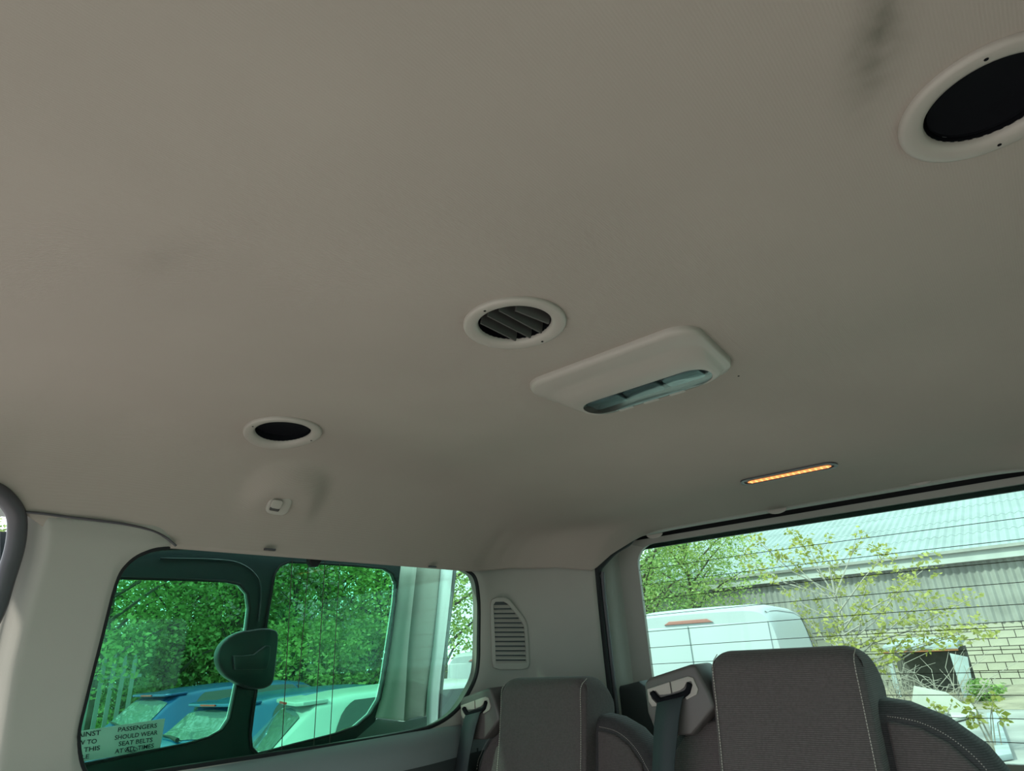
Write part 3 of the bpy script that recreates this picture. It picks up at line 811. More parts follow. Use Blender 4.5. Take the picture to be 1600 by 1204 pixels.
# ------------------------------------------------------------------ seats
def make_seat(cx, cy, ztop, label, lf=.95):
    """front face of the head restraint at y = cy, top at height ztop (from the eye)"""
    root = empty('passenger_seat', (cx, cy, .62)); tag(root, label, 'seat', 'rear passenger seats')
    def L(dx, dy, dz): return Vector((cx + dx, cy + dy, EYE.z + ztop + dz))
    # head restraint and centre pad: side profile extruded across
    prof = [(.030, 0), (.075, -.002), (.100, -.012), (.116, -.035), (.122, -.065), (.112, -.088), (.085, -.104), (.060, -.125), (.040, -.30), (-.030, -.66), (-.115, -.66), (-.050, -.30), (-.016, -.14), (-.004, -.07), (.0, -.035), (.008, -.012)]
    def loft_pad():
        hw_, r_ = .1165, .030; vs, fs = [], []; st = []
        for k in range(9): t = k / 8 * math.pi / 2; st.append((-(hw_ - r_) - r_ * math.cos(t), 1 - math.sin(t)))
        st += [(0, 0.0)] + [(-x, e) for x, e in reversed(st)]
        pf = catmull([Vector((a, b, 0)) for a, b in prof], 4, True); n = len(pf)
        for x, e in st:
            for p in pf:
                wt = smoothstep(-.075, .0, p.y); back = smoothstep(.0, .10, p.x - (-.175 * -p.y))
                yy = p.x + (.012 if p.x < .02 else -.006) * e
                vs.append(L(x, yy, p.y - .026 * e * wt))
        for i in range(len(st) - 1):
            for k in range(n): a = i * n + k; b = i * n + (k + 1) % n; fs.append((a, b, b + n, a + n))
        fs.append(tuple(reversed(range(n)))); fs.append(tuple((len(st) - 1) * n + k for k in range(n)))
        return vs, fs
    v_, f_ = loft_pad(); hr = py('head_restraint', v_, f_, M['fabric'], root, 50)
    # backrest with rounded shoulders
    sh = [(.0, -.070), (.10, -.072), (.15, -.080), (.195, -.100), (.232, -.132), (.255, -.172), (.268, -.25), (.272, -.40), (.268, -.80)]
    out = [(a, b) for a, b in sh] + [(-a * lf, b) for a, b in reversed(sh[1:])]
    def sl(b): return .045 + .20 * (b + .07)
    bk = plate('backrest', [L(a, .040, b) for a, b in out], (0, .085, 0), M['fabric_side'], root, bevel=.026, seg=4, smooth=40)
    def recline(o):
        inv = wmat(o).inverted(); m_ = wmat(o)
        for v in o.data.vertices:
            q = m_ @ v.co; q.y += (q.z - (EYE.z + ztop - .07)) * .18; v.co = inv @ q
    recline(bk)
    # shoulder inserts and stitching
    for sd in (-1, 1):
        ins = [(.125, -.100), (.165, -.108), (.195, -.125), (.222, -.155), (.236, -.20), (.240, -.40), (.236, -.62), (.125, -.62)]
        o = plate('shoulder_insert', [L(a * (sd if sd > 0 else -lf), .033, b) for a, b in ins], (0, .012, 0), M['fabric'], bk, bevel=.005); recline(o)
        G = []
        path = catmull([L(a * (sd if sd > 0 else -lf), .0355, b) for a, b in ((.128, -.094), (.167, -.101), (.201, -.120), (.229, -.152), (.243, -.198), (.247, -.40))], 26)
        for i in range(0, len(path) - 2, 2): G.append(tube_geo([path[i], path[i].lerp(path[i + 1], .8)], .0006, 4))
        v_, f_ = merge(G); o = py('stitching', v_, f_, M['thread'], bk); recline(o); o['kind'] = 'stuff'
        G = []
        fp = [(.030, -.004), (.012, -.012), (.004, -.020), (.0, -.036), (-.004, -.07), (-.016, -.14), (-.050, -.30), (-.115, -.65)]
        path = []
        for a, b in zip(fp, fp[1:]):
            n = max(2, int(math.hypot(b[0] - a[0], b[1] - a[1]) / .004))
            path += [L(sd * .1085, a[0] + (b[0] - a[0]) * k / n + .0010, a[1] + (b[1] - a[1]) * k / n) for k in range(n)]
        for i in range(0, len(path) - 1): G.append(tube_geo([path[i], path[i].lerp(path[i + 1], .72)], .0007, 4))
        v_, f_ = merge(G); o = py('stitching', v_, f_, M['thread'], hr); o['kind'] = 'stuff'
    # belt housing on the shoulder
    ho = [(-.236, -.044), (-.225, -.036), (-.145, -.017), (-.135, -.018), (-.118, -.060), (-.112, -.080), (-.125, -.092), (-.160, -.122), (-.205, -.124), (-.228, -.112), (-.236, -.090)]
    hs = plate('belt_housing', [L(a, -.004, b) for a, b in ho], (0, .075, 0), M['housing'], root, bevel=.006)
    bl = [(-.229, -.053), (-.185, -.0425), (-.1845, -.060), (-.196, -.0615), (-.207, -.062), (-.213, -.0555), (-.225, -.0575), (-.222, -.068), (-.214, -.0755), (-.206, -.0785), (-.224, -.080), (-.229, -.072)]
    plate('belt_bezel', [L(a, -.0065, b) for a, b in bl], (0, .004, 0), M['bez_light'], hs, bevel=.0006)
    b2 = [(-.1825, -.042), (-.150, -.0345), (-.141, -.037), (-.135, -.054), (-.139, -.062), (-.158, -.0695), (-.160, -.066), (-.150, -.060), (-.144, -.048), (-.145, -.042), (-.154, -.0435), (-.159, -.051), (-.167, -.0555), (-.182, -.059)]
    plate('belt_bezel', [L(a, -.0065, b) for a, b in b2], (0, .004, 0), M['bez_light'], hs, bevel=.0006)
    slot = catmull([L(a, -.0052, b) for a, b in ((-.221, -.058), (-.214, -.066), (-.206, -.071), (-.19, -.068), (-.168, -.0635), (-.155, -.058), (-.148, -.045))], 6)
    tube('belt_slot', slot, .0052, M['void'], hs, 8)
    # webbing
    ctr = [(-.183, -.002, -.066, .0245), (-.186, -.012, -.072, .0245), (-.192, -.020, -.10, .0235), (-.202, -.030, -.16, .021), (-.216, -.050, -.28, .022), (-.235, -.09, -.50, .024)]
    vs = []
    for a, y, z, h in ctr:
        vs += [L(a - h, y, z - .004), L(a + h, y - .002, z + .004)]
    fs = [(2 * i, 2 * i + 1, 2 * i + 3, 2 * i + 2) for i in range(len(ctr) - 1)]
    o = py('belt_webbing', vs, fs, M['belt'], root, True)
    sm = o.modifiers.new('thick', 'SOLIDIFY'); sm.thickness = .0014
    # cushion and legs, below the picture
    cu = [(.10, -.62), (.10, -.72), (-.38, -.70), (-.40, -.66), (-.38, -.60), (-.10, -.585)]
    plate('cushion', [L(-.24, a, b) for a, b in cu], (.48, 0, 0), M['fabric'], root, bevel=.025, seg=3, smooth=40)
    for sx in (-.2, .2):
        for yy in (.03, -.32):
            v_, f_ = box_geo((cx + sx, cy + yy, .62 + (EYE.z + ztop - .705 - .62) / 2), (.04, .05, (EYE.z + ztop - .705 - .62))); py('leg', v_, f_, M['dark'], root)
    return root
make_seat(-.530, 1.20, -.058, 'dark ribbed fabric seat beside the side window', .84)
make_seat(.036, 1.08, -.020, 'dark ribbed fabric seat in front of the rear window')

# ------------------------------------------------------------------ vehicles outside
def section(T, x):
    zs, wb, zb, wr, zr = (lerp_tab(T[k], x) for k in ('zs', 'wb', 'zb', 'wr', 'zr'))
    h = max(zr - zb, .01)
    pts = [(wb - .08, zs), (wb - .01, zs + .22), (wb, (zs + zb) / 2 + .1), (wb - .02, zb - .04), (wb - .04, zb), (wr + .05 * min(1, h / .4), zb + h * .72), (wr - .02, zb + h * .93), (wr - .14, zr), (wr * .4, zr + .012), (0, zr + .015)]
    return pts
def surf(T, x, s):
    P_ = section(T, x); n = len(P_) - 1; t = max(0, min(n - 1e-6, s * n)); i = int(t); f = t - i
    g = lambda k: P_[max(0, min(n, k))]
    out = []
    for c in (0, 1):
        a, b, d, e = g(i - 1)[c], g(i)[c], g(i + 1)[c], g(i + 2)[c]
        out.append(.5 * (2 * b + (d - a) * f + (2 * a - 5 * b + 4 * d - e) * f * f + (3 * b - a - 3 * d + e) * f ** 3))
    return Vector((x, max(0, out[0]), out[1]))
def patch(T, x0, x1, s0, s1, off, nx=14, ns=10, mirror=None, x0t=None, x1t=None):
    """patch of the body surface pushed outwards; x0t/x1t: x limits at s1"""
    vs, fs = [], []
    for j in range(ns + 1):
        s = s0 + (s1 - s0) * j / ns
        a = x0 + ((x0t if x0t is not None else x0) - x0) * j / ns; b = x1 + ((x1t if x1t is not None else x1) - x1) * j / ns
        for i in range(nx + 1):
            x = a + (b - a) * i / nx
            p = surf(T, x, s); e = .01
            n = (surf(T, x + e, s) - surf(T, x - e, s)).cross(surf(T, x, min(1, s + e)) - surf(T, x, max(0, s - e)))
            if n.length < 1e-9: n = Vector((0, 0, 1))
            n.normalize()
            if n.z < -.2 or (abs(n.z) < .3 and n.y < 0): n = -n
            p = p + n * off
            vs.append(p)
    for j in range(ns):
        for i in range(nx):
            a = j * (nx + 1) + i; fs.append((a, a + 1, a + nx + 2, a + nx + 1))
    if mirror == 'only': vs = [Vector((p.x, -p.y, p.z)) for p in vs]
    if mirror == 'both':
        v2 = [Vector((p.x, -p.y, p.z)) for p in vs]; k = len(vs); fs = fs + [tuple(q + k for q in f) for f in fs]; vs = vs + v2
    return vs, fs
def body_geo(T, xs, ns=36):
    vs, fs = [], []
    for x in xs:
        row = [surf(T, x, k / ns) for k in range(ns + 1)]
        vs += row + [Vector((p.x, -p.y, p.z)) for p in reversed(row[:-1])]
    W_ = 2 * ns + 1
    for i in range(len(xs) - 1):
        for k in range(W_ - 1):
            a = i * W_ + k; fs.append((a, a + W_, a + W_ + 1, a + 1))
        fs.append((i * W_ + W_ - 1, (i + 1) * W_ + W_ - 1, (i + 1) * W_, i * W_))
    fs.append(tuple(range(W_))); fs.append(tuple((len(xs) - 1) * W_ + k for k in reversed(range(W_))))
    return vs, fs
M['car_glass'] = mat('car_dark_glass', (0.015, 0.02, 0.022), 0.04, spec=0.9)
M['rear_screen'] = mat('car_rear_screen', (0.10, 0.13, 0.14), 0.05, spec=1.0)
M['tyre'] = mat('tyre', (0.02, 0.02, 0.02), 0.8); M['alloy'] = mat('alloy_wheel', (0.4, 0.4, 0.42), 0.3, metal=.9)
M['tail_red'] = mat('tail_lamp_red', (0.45, 0.03, 0.02), 0.2); M['brake_faded'] = mat('faded_brake_lens', (0.30, 0.11, 0.09), .35); M['plate_y'] = mat('number_plate', (0.7, 0.6, 0.1), 0.5)
HATCH = dict(zs=[(-2, .34), (-1.9, .24), (1.9, .22), (2, .34)],
    wb=[(-2.02, .68), (-1.94, .78), (-1.7, .845), (-1, .86), (1, .86), (1.7, .82), (1.92, .72), (2.02, .55)],
    zb=[(-2.02, .80), (-1.9, .92), (-1, .92), (.9, .90), (1.3, .86), (1.9, .70), (2.02, .60)],
    wr=[(-2.02, .60), (-1.9, .62), (-1.5, .56), (0, .57), (.5, .56), (1.2, .66), (1.9, .62), (2.02, .45)],
    zr=[(-2.02, .84), (-1.97, .95), (-1.92, 1.00), (-1.78, 1.14), (-1.60, 1.31), (-1.50, 1.385), (-1.2, 1.425), (-.6, 1.45), (0, 1.445), (.35, 1.41), (.7, 1.25), (1.15, 1.00), (1.3, .97), (1.8, .83), (1.95, .74), (2.02, .62)])
CXS = [-2.02 + .04 * i for i in range(14)] + [-1.46 + .12 * i for i in range(22)] + [1.24 + .065 * i for i in range(13)]
def wheels(root, xs, hw, r):
    for x in xs:
        for sd in (-1, 1):
            prof = [(r * .60, -.10), (r * .92, -.11), (r, -.08), (r, .08), (r * .92, .11), (r * .60, .10)]
            v_, f_ = lathe_geo(prof, 28, lambda a, b, h: (x + a, sd * hw + h, r + b)); t_ = py('wheel', v_, f_, M['tyre'], root, 40, local=True)
            prof = [(.001, .07), (r * .2, .085), (r * .6, .09), (r * .6, -.09), (.001, -.09)]
            v_, f_ = lathe_geo(prof, 20, lambda a, b, h: (x + a, sd * hw + h * sd, r + b)); py('hub', v_, f_, M['alloy'], t_, 40, local=True)
def hatchback(loc, rz, paint, label, zscale=1.0, sc=1.0):
    root = empty('hatchback_car', loc, rz); root.scale = (sc, sc, 1.0); tag(root, label, 'car', 'cars parked outside the side window')
    T = dict(HATCH)
    if zscale != 1: T['zr'] = [(a, b * zscale if b > 1.1 else b) for a, b in HATCH['zr']]
    v_, f_ = body_geo(T, CXS); body = py('body', v_, f_, paint, root, 35, local=True)
    v_, f_ = patch(T, -1.90, -1.60, 1.0, .72, .006, 10, 8, 'both', -1.84, -1.62); rw = py('rear_window', v_, f_, M['rear_screen'], root, True, local=True)
    v_, f_ = patch(T, .42, 1.10, 1.0, .70, .006, 10, 8, 'both', .46, 1.05); py('windscreen', v_, f_, M['car_glass'], root, True, local=True)
    for mir in (None, 'only'):
        for x0, x1, x0t, x1t in ((-1.42, -.72, -1.18, -.72), (-.68, .30, -.68, .12), (.34, .92, .17, .42)):
            v_, f_ = patch(T, x0, x1, .48, .635, .006, 8, 6, mir, x0t, x1t); py('side_window', v_, f_, M['car_glass'], root, True, local=True)
    # spoiler over the rear window, brake lamp in it, wiper and tail lamps
    zt = lerp_tab(T['zr'], -1.52)
    ol = [(-1.60, -.53), (-1.655, -.46), (-1.675, 0), (-1.655, .46), (-1.60, .53), (-1.40, .55), (-1.40, -.55)]
    inv = wmat(root)
    sp = plate('spoiler', [inv @ Vector((a, b, zt - .002 + (a + 1.5) * .05)) for a, b in ol], (0, 0, .030), paint, root, bevel=.008)
    v_, f_ = box_geo((-1.675, 0, zt + .006), (.012, .30, .016)); py('brake_light', v_, f_, M['tail_red'], sp, local=False) if False else py('brake_light', [inv @ q for q in v_], f_, M['tail_red'], sp)
    wp = [surf(T, -1.915, 1.0) + Vector((-.02, 0, .02)), surf(T, -1.88, .97) + Vector((-.03, .18, .02)), surf(T, -1.84, .9) + Vector((-.03, .32, .0))]
    tube('wiper', [inv @ q for q in wp], [.022, .012, .006], M['tyre'], root, 6)
    for sd in (-1, 1):
        v_, f_ = patch(T, -1.97, -1.80, .30, .44, .010, 5, 5, None if sd > 0 else 'only'); py('tail_lamp', v_, f_, M['tail_red'], root, True, local=True)
        v_, f_ = box_geo((.75, sd * .97, .98), (.10, .20, .14)); o = py('wing_mirror', [inv @ q for q in v_], f_, paint, root)
        for x in (-.70, .32):
            v_, f_ = box_geo((x - .55 if x < 0 else x - .8, sd * .862, .84), (.16, .03, .025)); py('door_handle', [inv @ q for q in v_], f_, paint, root)
    v_, f_ = box_geo((-2.03, 0, .62), (.02, .50, .11)); py('number_plate', [inv @ q for q in v_], f_, M['plate_y'], root)
    wheels(root, (-1.25, 1.28), .76, .31)
    return root
M['blue_a'] = mat('blue_car_paint', (0.015, 0.07, 0.22), 0.18, metal=.25, spec=.7); M['blue_b'] = mat('teal_blue_car_paint', (0.015, 0.10, 0.24), 0.18, metal=.25, spec=.7)
M['van_white'] = mat('van_white_paint', (0.36, 0.39, 0.40), 0.3, spec=.5); M['car_white'] = mat('car_white_paint', (0.36, 0.39, 0.40), 0.25, spec=.5)
hatchback((EYE.x - 9.6, 3.62 + 2.0, 0), R(91), M['blue_a'], 'dark blue hatchback with roof spoiler, furthest from the side window', 1.0)
hatchback((EYE.x - 6.95, 3.15 + 2.0, 0), R(90), M['blue_b'], 'lighter blue hatchback parked between blue and white cars', .955)
hatchback((EYE.x - 4.62, 4.66, 0), R(68), M['car_white'], 'white hatchback parked closest to the sliding door', .99, .92)

VAN = dict(zs=[(-2.1, .30), (2.0, .25), (2.2, .35)],
    wb=[(-2.1, .84), (-1.95, .88), (1.5, .88), (2.0, .78), (2.2, .60)],
    zb=[(-2.1, 1.02), (.4, 1.02), (1.2, 1.0), (1.5, .95), (2.0, .80), (2.2, .65)],
    wr=[(-2.1, .70), (.3, .70), (.9, .66), (1.4, .68), (2.0, .64), (2.2, .5)],
    zr=[(-2.1, 1.84), (-2.0, 1.90), (-1.5, 1.92), (-.4, 1.91), (.1, 1.86), (.5, 1.66), (1.35, 1.08), (1.5, 1.02), (2.0, .86), (2.2, .70)])
VXS = [-2.1, -2.07, -2.03, -1.95] + [-1.85 + .12 * i for i in range(25)] + [1.13 + .10 * i for i in range(11)] + [2.2]
def van(loc, rz, label, scale=1.0):
    root = empty('panel_van', loc, rz); root.scale = (scale,) * 3; tag(root, label, 'van', 'white panel vans')
    T = VAN; inv = wmat(root)
    v_, f_ = body_geo(T, VXS); py('body', v_, f_, M['van_white'], root, 35, local=True)
    v_, f_ = patch(T, .30, 1.25, 1.0, .72, .006, 10, 8, 'both', .36, 1.2); py('windscreen', v_, f_, M['car_glass'], root, True, local=True)
    for mir in (None, 'only'):
        v_, f_ = patch(T, -.15, 1.0, .47, .63, .006, 8, 6, mir, -.15, .45); py('side_window', v_, f_, M['car_glass'], root, True, local=True)
        v_, f_ = patch(T, -2.02, .2, .655, .675, .010, 14, 3, mir); py('roof_gutter', v_, f_, M['alloy'], root, True, local=True)
        sd = -1 if mir else 1
        v_, f_ = box_geo((-2.10, sd * .79, 1.25), (.08, .12, .42)); py('tail_lamp', [inv @ q for q in v_], f_, M['tail_red'], root)
        v_, f_ = box_geo((.75, sd * 1.0, 1.12), (.12, .22, .24)); py('wing_mirror', [inv @ q for q in v_], f_, M['tyre'], root)
    # rear doors with a narrow dark joint, high brake lamp
    for y0, y1 in ((-.70, .085), (.10, .70)):
        ol = [(y0, .45), (y1, .45), (y1, 1.74), (y0 + .0, 1.74)]
        plate('rear_door', [inv @ Vector((-2.10, a, b)) for a, b in ol], Vector(inv.to_3x3() @ Vector((-.014, 0, 0))), M['van_white'], root, bevel=.005)
    ol = [(-.26, 1.765), (.26, 1.765), (.20, 1.80), (-.20, 1.80)]
    plate('brake_light', [inv @ Vector((-2.09, a + .09, b)) for a, b in ol], Vector(inv.to_3x3() @ Vector((-.03, 0, 0))), M['brake_faded'], root, bevel=.004)
    wheels(root, (-1.35, 1.45), .78, .32)
    return root
van((EYE.x - 3.38, 6.72 + 2.2, 0), R(98), 'white panel van seen from behind through the rear window', 1.03)
van((EYE.x - 7.5, 9.36, 0), R(110), 'white van partly seen between the sliding door and the corner pillar', .875)

# ------------------------------------------------------------------ trees and hedge
M['bark'] = mat('bark', (0.10, 0.085, 0.065), 0.9, var=(8, .3)); M['twig'] = mat('pale_twig', (0.30, 0.27, 0.23), 0.9)
M['leaf_a'] = leafmat('leaf_mid_green', (0.14, 0.26, 0.07), (0.42, 0.56, 0.22)); M['leaf_b'] = leafmat('leaf_bright_green', (0.21, 0.33, 0.08), (0.55, 0.64, 0.24))
M['leaf_c'] = leafmat('leaf_dark_green', (0.09, 0.21, 0.06), (0.30, 0.46, 0.17)); M['leaf_y'] = leafmat('leaf_yellow_green', (0.26, 0.27, 0.05), (0.50, 0.48, 0.16))
M['blossom'] = leafmat('pink_white_blossom', (0.70, 0.48, 0.52), (0.92, 0.82, 0.80))
def leaf_cloud(clumps, n, size, rnd):
    vs, fs = [], []
    tot = sum(r ** 2 for _, r in clumps)
    for c, r in clumps:
        for _ in range(int(n * r * r / tot)):
            d = Vector((rnd.gauss(0, 1), rnd.gauss(0, 1), rnd.gauss(0, 1))).normalized() * (rnd.random() ** .45) * r
            p = c + Vector((d.x, d.y, d.z * .85))
            a = Vector((rnd.gauss(0, 1), rnd.gauss(0, 1), rnd.gauss(0, .6))).normalized(); b = a.cross(Vector((rnd.gauss(0, 1), rnd.gauss(0, 1), rnd.gauss(0, 1)))).normalized()
            s = size * rnd.uniform(.6, 1.3); k = len(vs)
            vs += [p - a * s * .5, p + b * s * .28, p + a * s * .5, p - b * s * .28]; fs.append((k, k + 1, k + 2, k + 3))
    return vs, fs
def tree(name, loc, h, rad, label, leaf, n=9000, size=.10, seed=0, group='trees beyond the parked cars', trunk_h=.25, blossom=0, cat='tree'):
    rnd = random.Random(seed)
    root = empty(name, loc); tag(root, label, cat, group)
    L0 = Vector(loc); G = []; clumps = []
    G.append(tube_geo([L0 + Vector((0, 0, -.05)), L0 + Vector((.05, .03, h * .3)), L0 + Vector((-.03, .06, h * .6)), L0 + Vector((0.02, 0, h * .88))], [.045 * h * .45, .035 * h * .4, .02 * h * .4, .006 * h], 7))
    for k in range(26):
        t = trunk_h + (1 - trunk_h) * (k + .5) / 26; a = k * 2.4 + rnd.uniform(-.4, .4)
        rr = rad * math.sin(math.pi * min(1, .18 + .80 * (t - trunk_h) / (1 - trunk_h))) ** .7 * rnd.uniform(.65, 1.0)
        e = L0 + Vector((math.cos(a) * rr, math.sin(a) * rr, h * t + .25 * rr)); s = L0 + Vector((0, 0, h * t * .80))
        m_ = s.lerp(e, .5) + Vector((rnd.uniform(-.1, .1), rnd.uniform(-.1, .1), .12))
        G.append(tube_geo([s, m_, e], [.02 * h * .3, .012 * h * .3, .004], 5))
        clumps.append((e, rad * rnd.uniform(.24, .38))); clumps.append((m_.lerp(e, .3), rad * rnd.uniform(.22, .34)))
    v_, f_ = merge(G); py('trunk', v_, f_, M['bark'], root, 60)
    v_, f_ = leaf_cloud(clumps, n, size, rnd); o = py('foliage', v_, f_, leaf, root); o['kind'] = 'stuff'
    if blossom:
        sub = [(c, r * .7) for c, r in clumps if rnd.random() < .6]
        v_, f_ = leaf_cloud(sub, blossom, size * 1.0, rnd); o = py('blossom', v_, f_, M['blossom'], root); o['kind'] = 'stuff'
    return root
def along(px, X, z=0.0):
    d = ray(px, 1040); t = (X - EYE.x) / d.x; p = EYE + d * t; return (p.x, p.y, z)
LT = [('mid green tree at the left end of the side-window view', along(150, -12.6), 6.2, 2.3, 'leaf_a', 1),
      ('mid green tree behind the dark blue hatchback', along(262, -13.4), 6.6, 2.5, 'leaf_a', 2),
      ('loose green tree above the lighter blue hatchback', along(350, -14.6), 6.8, 2.6, 'leaf_b', 3),
      ('bright green tree behind the aerial wires', along(500, -13.2), 6.6, 2.6, 'leaf_b', 5),
      ('bright green tree nearest the sliding door pillar', along(585, -11.8), 6.8, 2.6, 'leaf_b', 6),
      ('dark green tree at the back, behind the aerial wires', along(440, -18.5), 8.2, 3.4, 'leaf_c', 7),
      ('dark green tree at the back, behind the window latch', along(330, -18.0), 7.6, 3.2, 'leaf_c', 8),
      ('dark green tree at the back, left of the window latch', along(220, -17.2), 7.2, 3.2, 'leaf_c', 9),
      ('tall dark green tree at the back, behind the door pillar', along(560, -18.0), 8.8, 3.6, 'leaf_c', 10)]
for lab, loc, h, rad, lf, sd in LT:
    tree('leafy_tree', loc, h, rad, lab, M[lf], 14000, .095, sd)
tree('blossom_tree', along(455, -11.8), 3.7, 1.25, 'flowering tree with pinkish white blossom right of the window latch', M['leaf_a'], 4200, .09, 21, 'blossom trees', blossom=1500)
tree('blossom_tree', along(362, -12.3), 4.3, 1.1, 'flowering tree with pinkish blossom above the window latch', M['leaf_a'], 4000, .09, 22, 'blossom trees', trunk_h=.5, blossom=900)
tree('leafy_tree', (EYE.x - 10.2, 9.9, 0), 6.2, 2.6, 'pale green tree seen in the sliver beside the corner pillar', M['leaf_b'], 13000, .09, 31)
BU = [(165, -14.6, 'leaf_c', 'bush behind the palisade fence at the left picture edge'), (215, -13.6, 'leaf_a', 'bush right of the palisade fence, behind the dark blue car'), (262, -13.8, 'leaf_a', 'bush behind the roof of the dark blue car'), (312, -13.6, 'leaf_b', 'bright bush left of the window latch'), (362, -13.4, 'leaf_a', 'bush hidden mostly behind the window latch'), (412, -13.2, 'leaf_a', 'bush right of the window latch'), (470, -10.9, 'leaf_b', 'low bright green bush under the blossom'), (525, -11.4, 'leaf_a', 'mid green bush right of the aerial wires'), (575, -10.6, 'leaf_b', 'low bright green bush beside the door pillar')]
for k, (px, X, lf, lab) in enumerate(BU):
    tree('bush', along(px, X), 2.3, 1.15, lab, M[lf], 6500, .09, 40 + k, 'bushes behind the cars', .10, cat='bush')
# trees in the rear window
RT = [(1010, 17.5, 6.4, 2.4, 'leaf_a', 51, 'green tree behind the white van, next to the corner pillar'), (1090, 19.0, 6.2, 2.3, 'leaf_b', 52, 'yellowish green tree behind the roof of the white van'), (960, 21, 7.2, 3.0, 'leaf_c', 54, 'dark green tree at the back behind the white van')]
for px, Y, h, rad, lf, sd, lab in RT:
    p = U(px, 990, Y=Y); tree('leafy_tree', (p.x, p.y, 0), h, rad, lab, M[lf], 14000, .095, sd, 'trees behind the white van')

# palisade fence behind the cars
fx = -11.9
M['galv'] = mat('galvanised_steel', (0.22, 0.26, 0.24), 0.5, metal=.2)
fen = empty('palisade_fence', (fx, 3.6, 0)); tag(fen, 'grey metal palisade fence behind the dark blue hatchback', 'fence')
y = 2.6
while y < 4.9:
    ol = [(y, .05), (y + .065, .05), (y + .065, 1.85), (y + .0325, 1.98), (y, 1.85)]
    plate('pale', [Vector((fx, a, b)) for a, b in ol], (.012, .0, 0), M['galv'], fen); y += .155
for z in (.4, 1.62):
    v_, f_ = box_geo((fx - .03, 3.7, z), (.04, 2.5, .05)); py('rail', v_, f_, M['galv'], fen)

# ------------------------------------------------------------------ warehouse behind the van
YW = 24.0
M['clad'] = mat('grey_cladding', (0.24, 0.235, 0.215), 0.8, var=(1.5, .25)); M['roofm'] = mat('pale_roof_sheet', (0.25, 0.285, 0.29), 0.6, var=(.8, .12))
M['fascia'] = mat('white_fascia', (0.38, 0.39, 0.37), 0.6, var=(2, .1)); M['block'] = mat('cream_block', (0.38, 0.35, 0.275), 0.9, var=(1.3, .15), bump=(30, .3, .01)); M['mortar'] = mat('mortar', (0.22, 0.20, 0.16), .95)
wh = empty('warehouse', (-4, YW, 0)); tag(wh, 'warehouse with corrugated pale roof, grey cladding and cream block wall', 'building')
zt = 1.68; ze_ = 3.50
def corrug(name, x0, x1, fa, fb, pitch, amp, nrm_, m, parent):
    """sheet between the line fa(x) and fb(x) with a wavy profile along x"""
    n = int((x1 - x0) / pitch * 6); vs, fs = [], []
    for i in range(n + 1):
        x = x0 + (x1 - x0) * i / n; w_ = amp * math.sin(2 * math.pi * x / pitch)
        w_ = max(-amp * .7, min(amp * .7, w_))
        vs += [Vector(fa(x)) + nrm_ * w_, Vector(fb(x)) + nrm_ * w_]
    for i in range(n): fs.append((2 * i, 2 * i + 2, 2 * i + 3, 2 * i + 1))
    o = py(name, vs, fs, m, parent); sm = o.modifiers.new('thick', 'SOLIDIFY'); sm.thickness = .01; return o
corrug('cladding', -15, 4.5, lambda x: (x, YW - .08, zt - .02), lambda x: (x, YW - .08, ze_ - .12), .20, .035, Vector((0, -1, 0)), M['clad'], wh)
v_, f_ = box_geo((-5.2, YW + .25, 1.75), (19.6, .5, 3.5)); core = py('core_wall', v_, f_, M['mortar'], wh)
v_, f_ = box_geo((-5.2, YW - .22, ze_ + .02), (19.8, .30, .30)); py('fascia', v_, f_, M['fascia'], wh)
v_, f_ = box_geo((-5.2, YW - .42, ze_ + .19), (19.8, .14, .09)); py('gutter', v_, f_, M['clad'], wh)
sl_ = .34
rn = Vector((0, -sl_, 1)).normalized()
for k in range(4):
    a0, a1 = k * 2.1, (k + 1) * 2.1 + .15
    corrug('roof_sheet', -15, 4.6, lambda x: (x, YW - .45 + a0, ze_ + .17 + sl_ * a0 + .03 * 0), lambda x: (x, YW - .45 + a1, ze_ + .17 + sl_ * a1 - .012), .24, .035, rn, M['roofm'], wh)
bw, bh = .45, .21
me_b = None
for r_ in range(8):
    for c_ in range(18):
        x = -6.8 + c_ * bw + (bw / 2 if r_ % 2 else 0); z = zt - .03 - bh * (r_ + .5)
        if me_b is None:
            v_, f_ = box_geo((0, 0, 0), (bw - .022, .06, bh - .022)); bb = py('block', v_, f_, M['block'], None); me_b = bb.data; bb.parent = core
        else:
            bb = bpy.data.objects.new('block', me_b); COL.objects.link(bb); bb.parent = core
        bb.location = (x + 4, -.02 + random.uniform(-.006, .006), z)
# ------------------------------------------------------------------ rubbish in front of the block wall
def gp(px, py_, Z=-1.65): return U(px, py_, Z=Z)
M['timber'] = mat('weathered_board', (0.32, 0.36, 0.37), 0.8, var=(5, .15)); M['pale_slab'] = mat('pale_slab', (0.42, 0.415, 0.37), 0.8, var=(3, .1))
M['earth'] = mat('dry_earth', (0.27, 0.23, 0.17), .95, var=(2, .3), bump=(12, .6, .03)); M['hollow_shade'] = mat('shaded_hollow', (0.09, 0.085, 0.075), .95, var=(4, .3))
def slab(name, pts, off, m, label, cat, bev=.01):
    c = min(pts, key=lambda p: p.z)
    return tag(plate(name, pts, off, m, None, bevel=bev), label, cat)
YS = 19.0
pts = [U(a, b, Y=YS) for a, b in ((1376, 1016), (1497, 1013), (1495, 1003), (1380, 1008))]
lean = empty('lean_to_shelter', (pts[0].x + 1, YS, 0)); tag(lean, 'low shelter of rusty-edged sheet on boards before the block wall', 'shelter')
plate('roof_sheet', [Vector((p.x, YS, p.z)) for p in pts], (0, 1.6, .12), M['timber'], lean, bevel=.005)
zb_ = U(1440, 1016, Y=YS).z
M['rust'] = mat('rusty_edge', (0.25, 0.10, 0.04), .9)
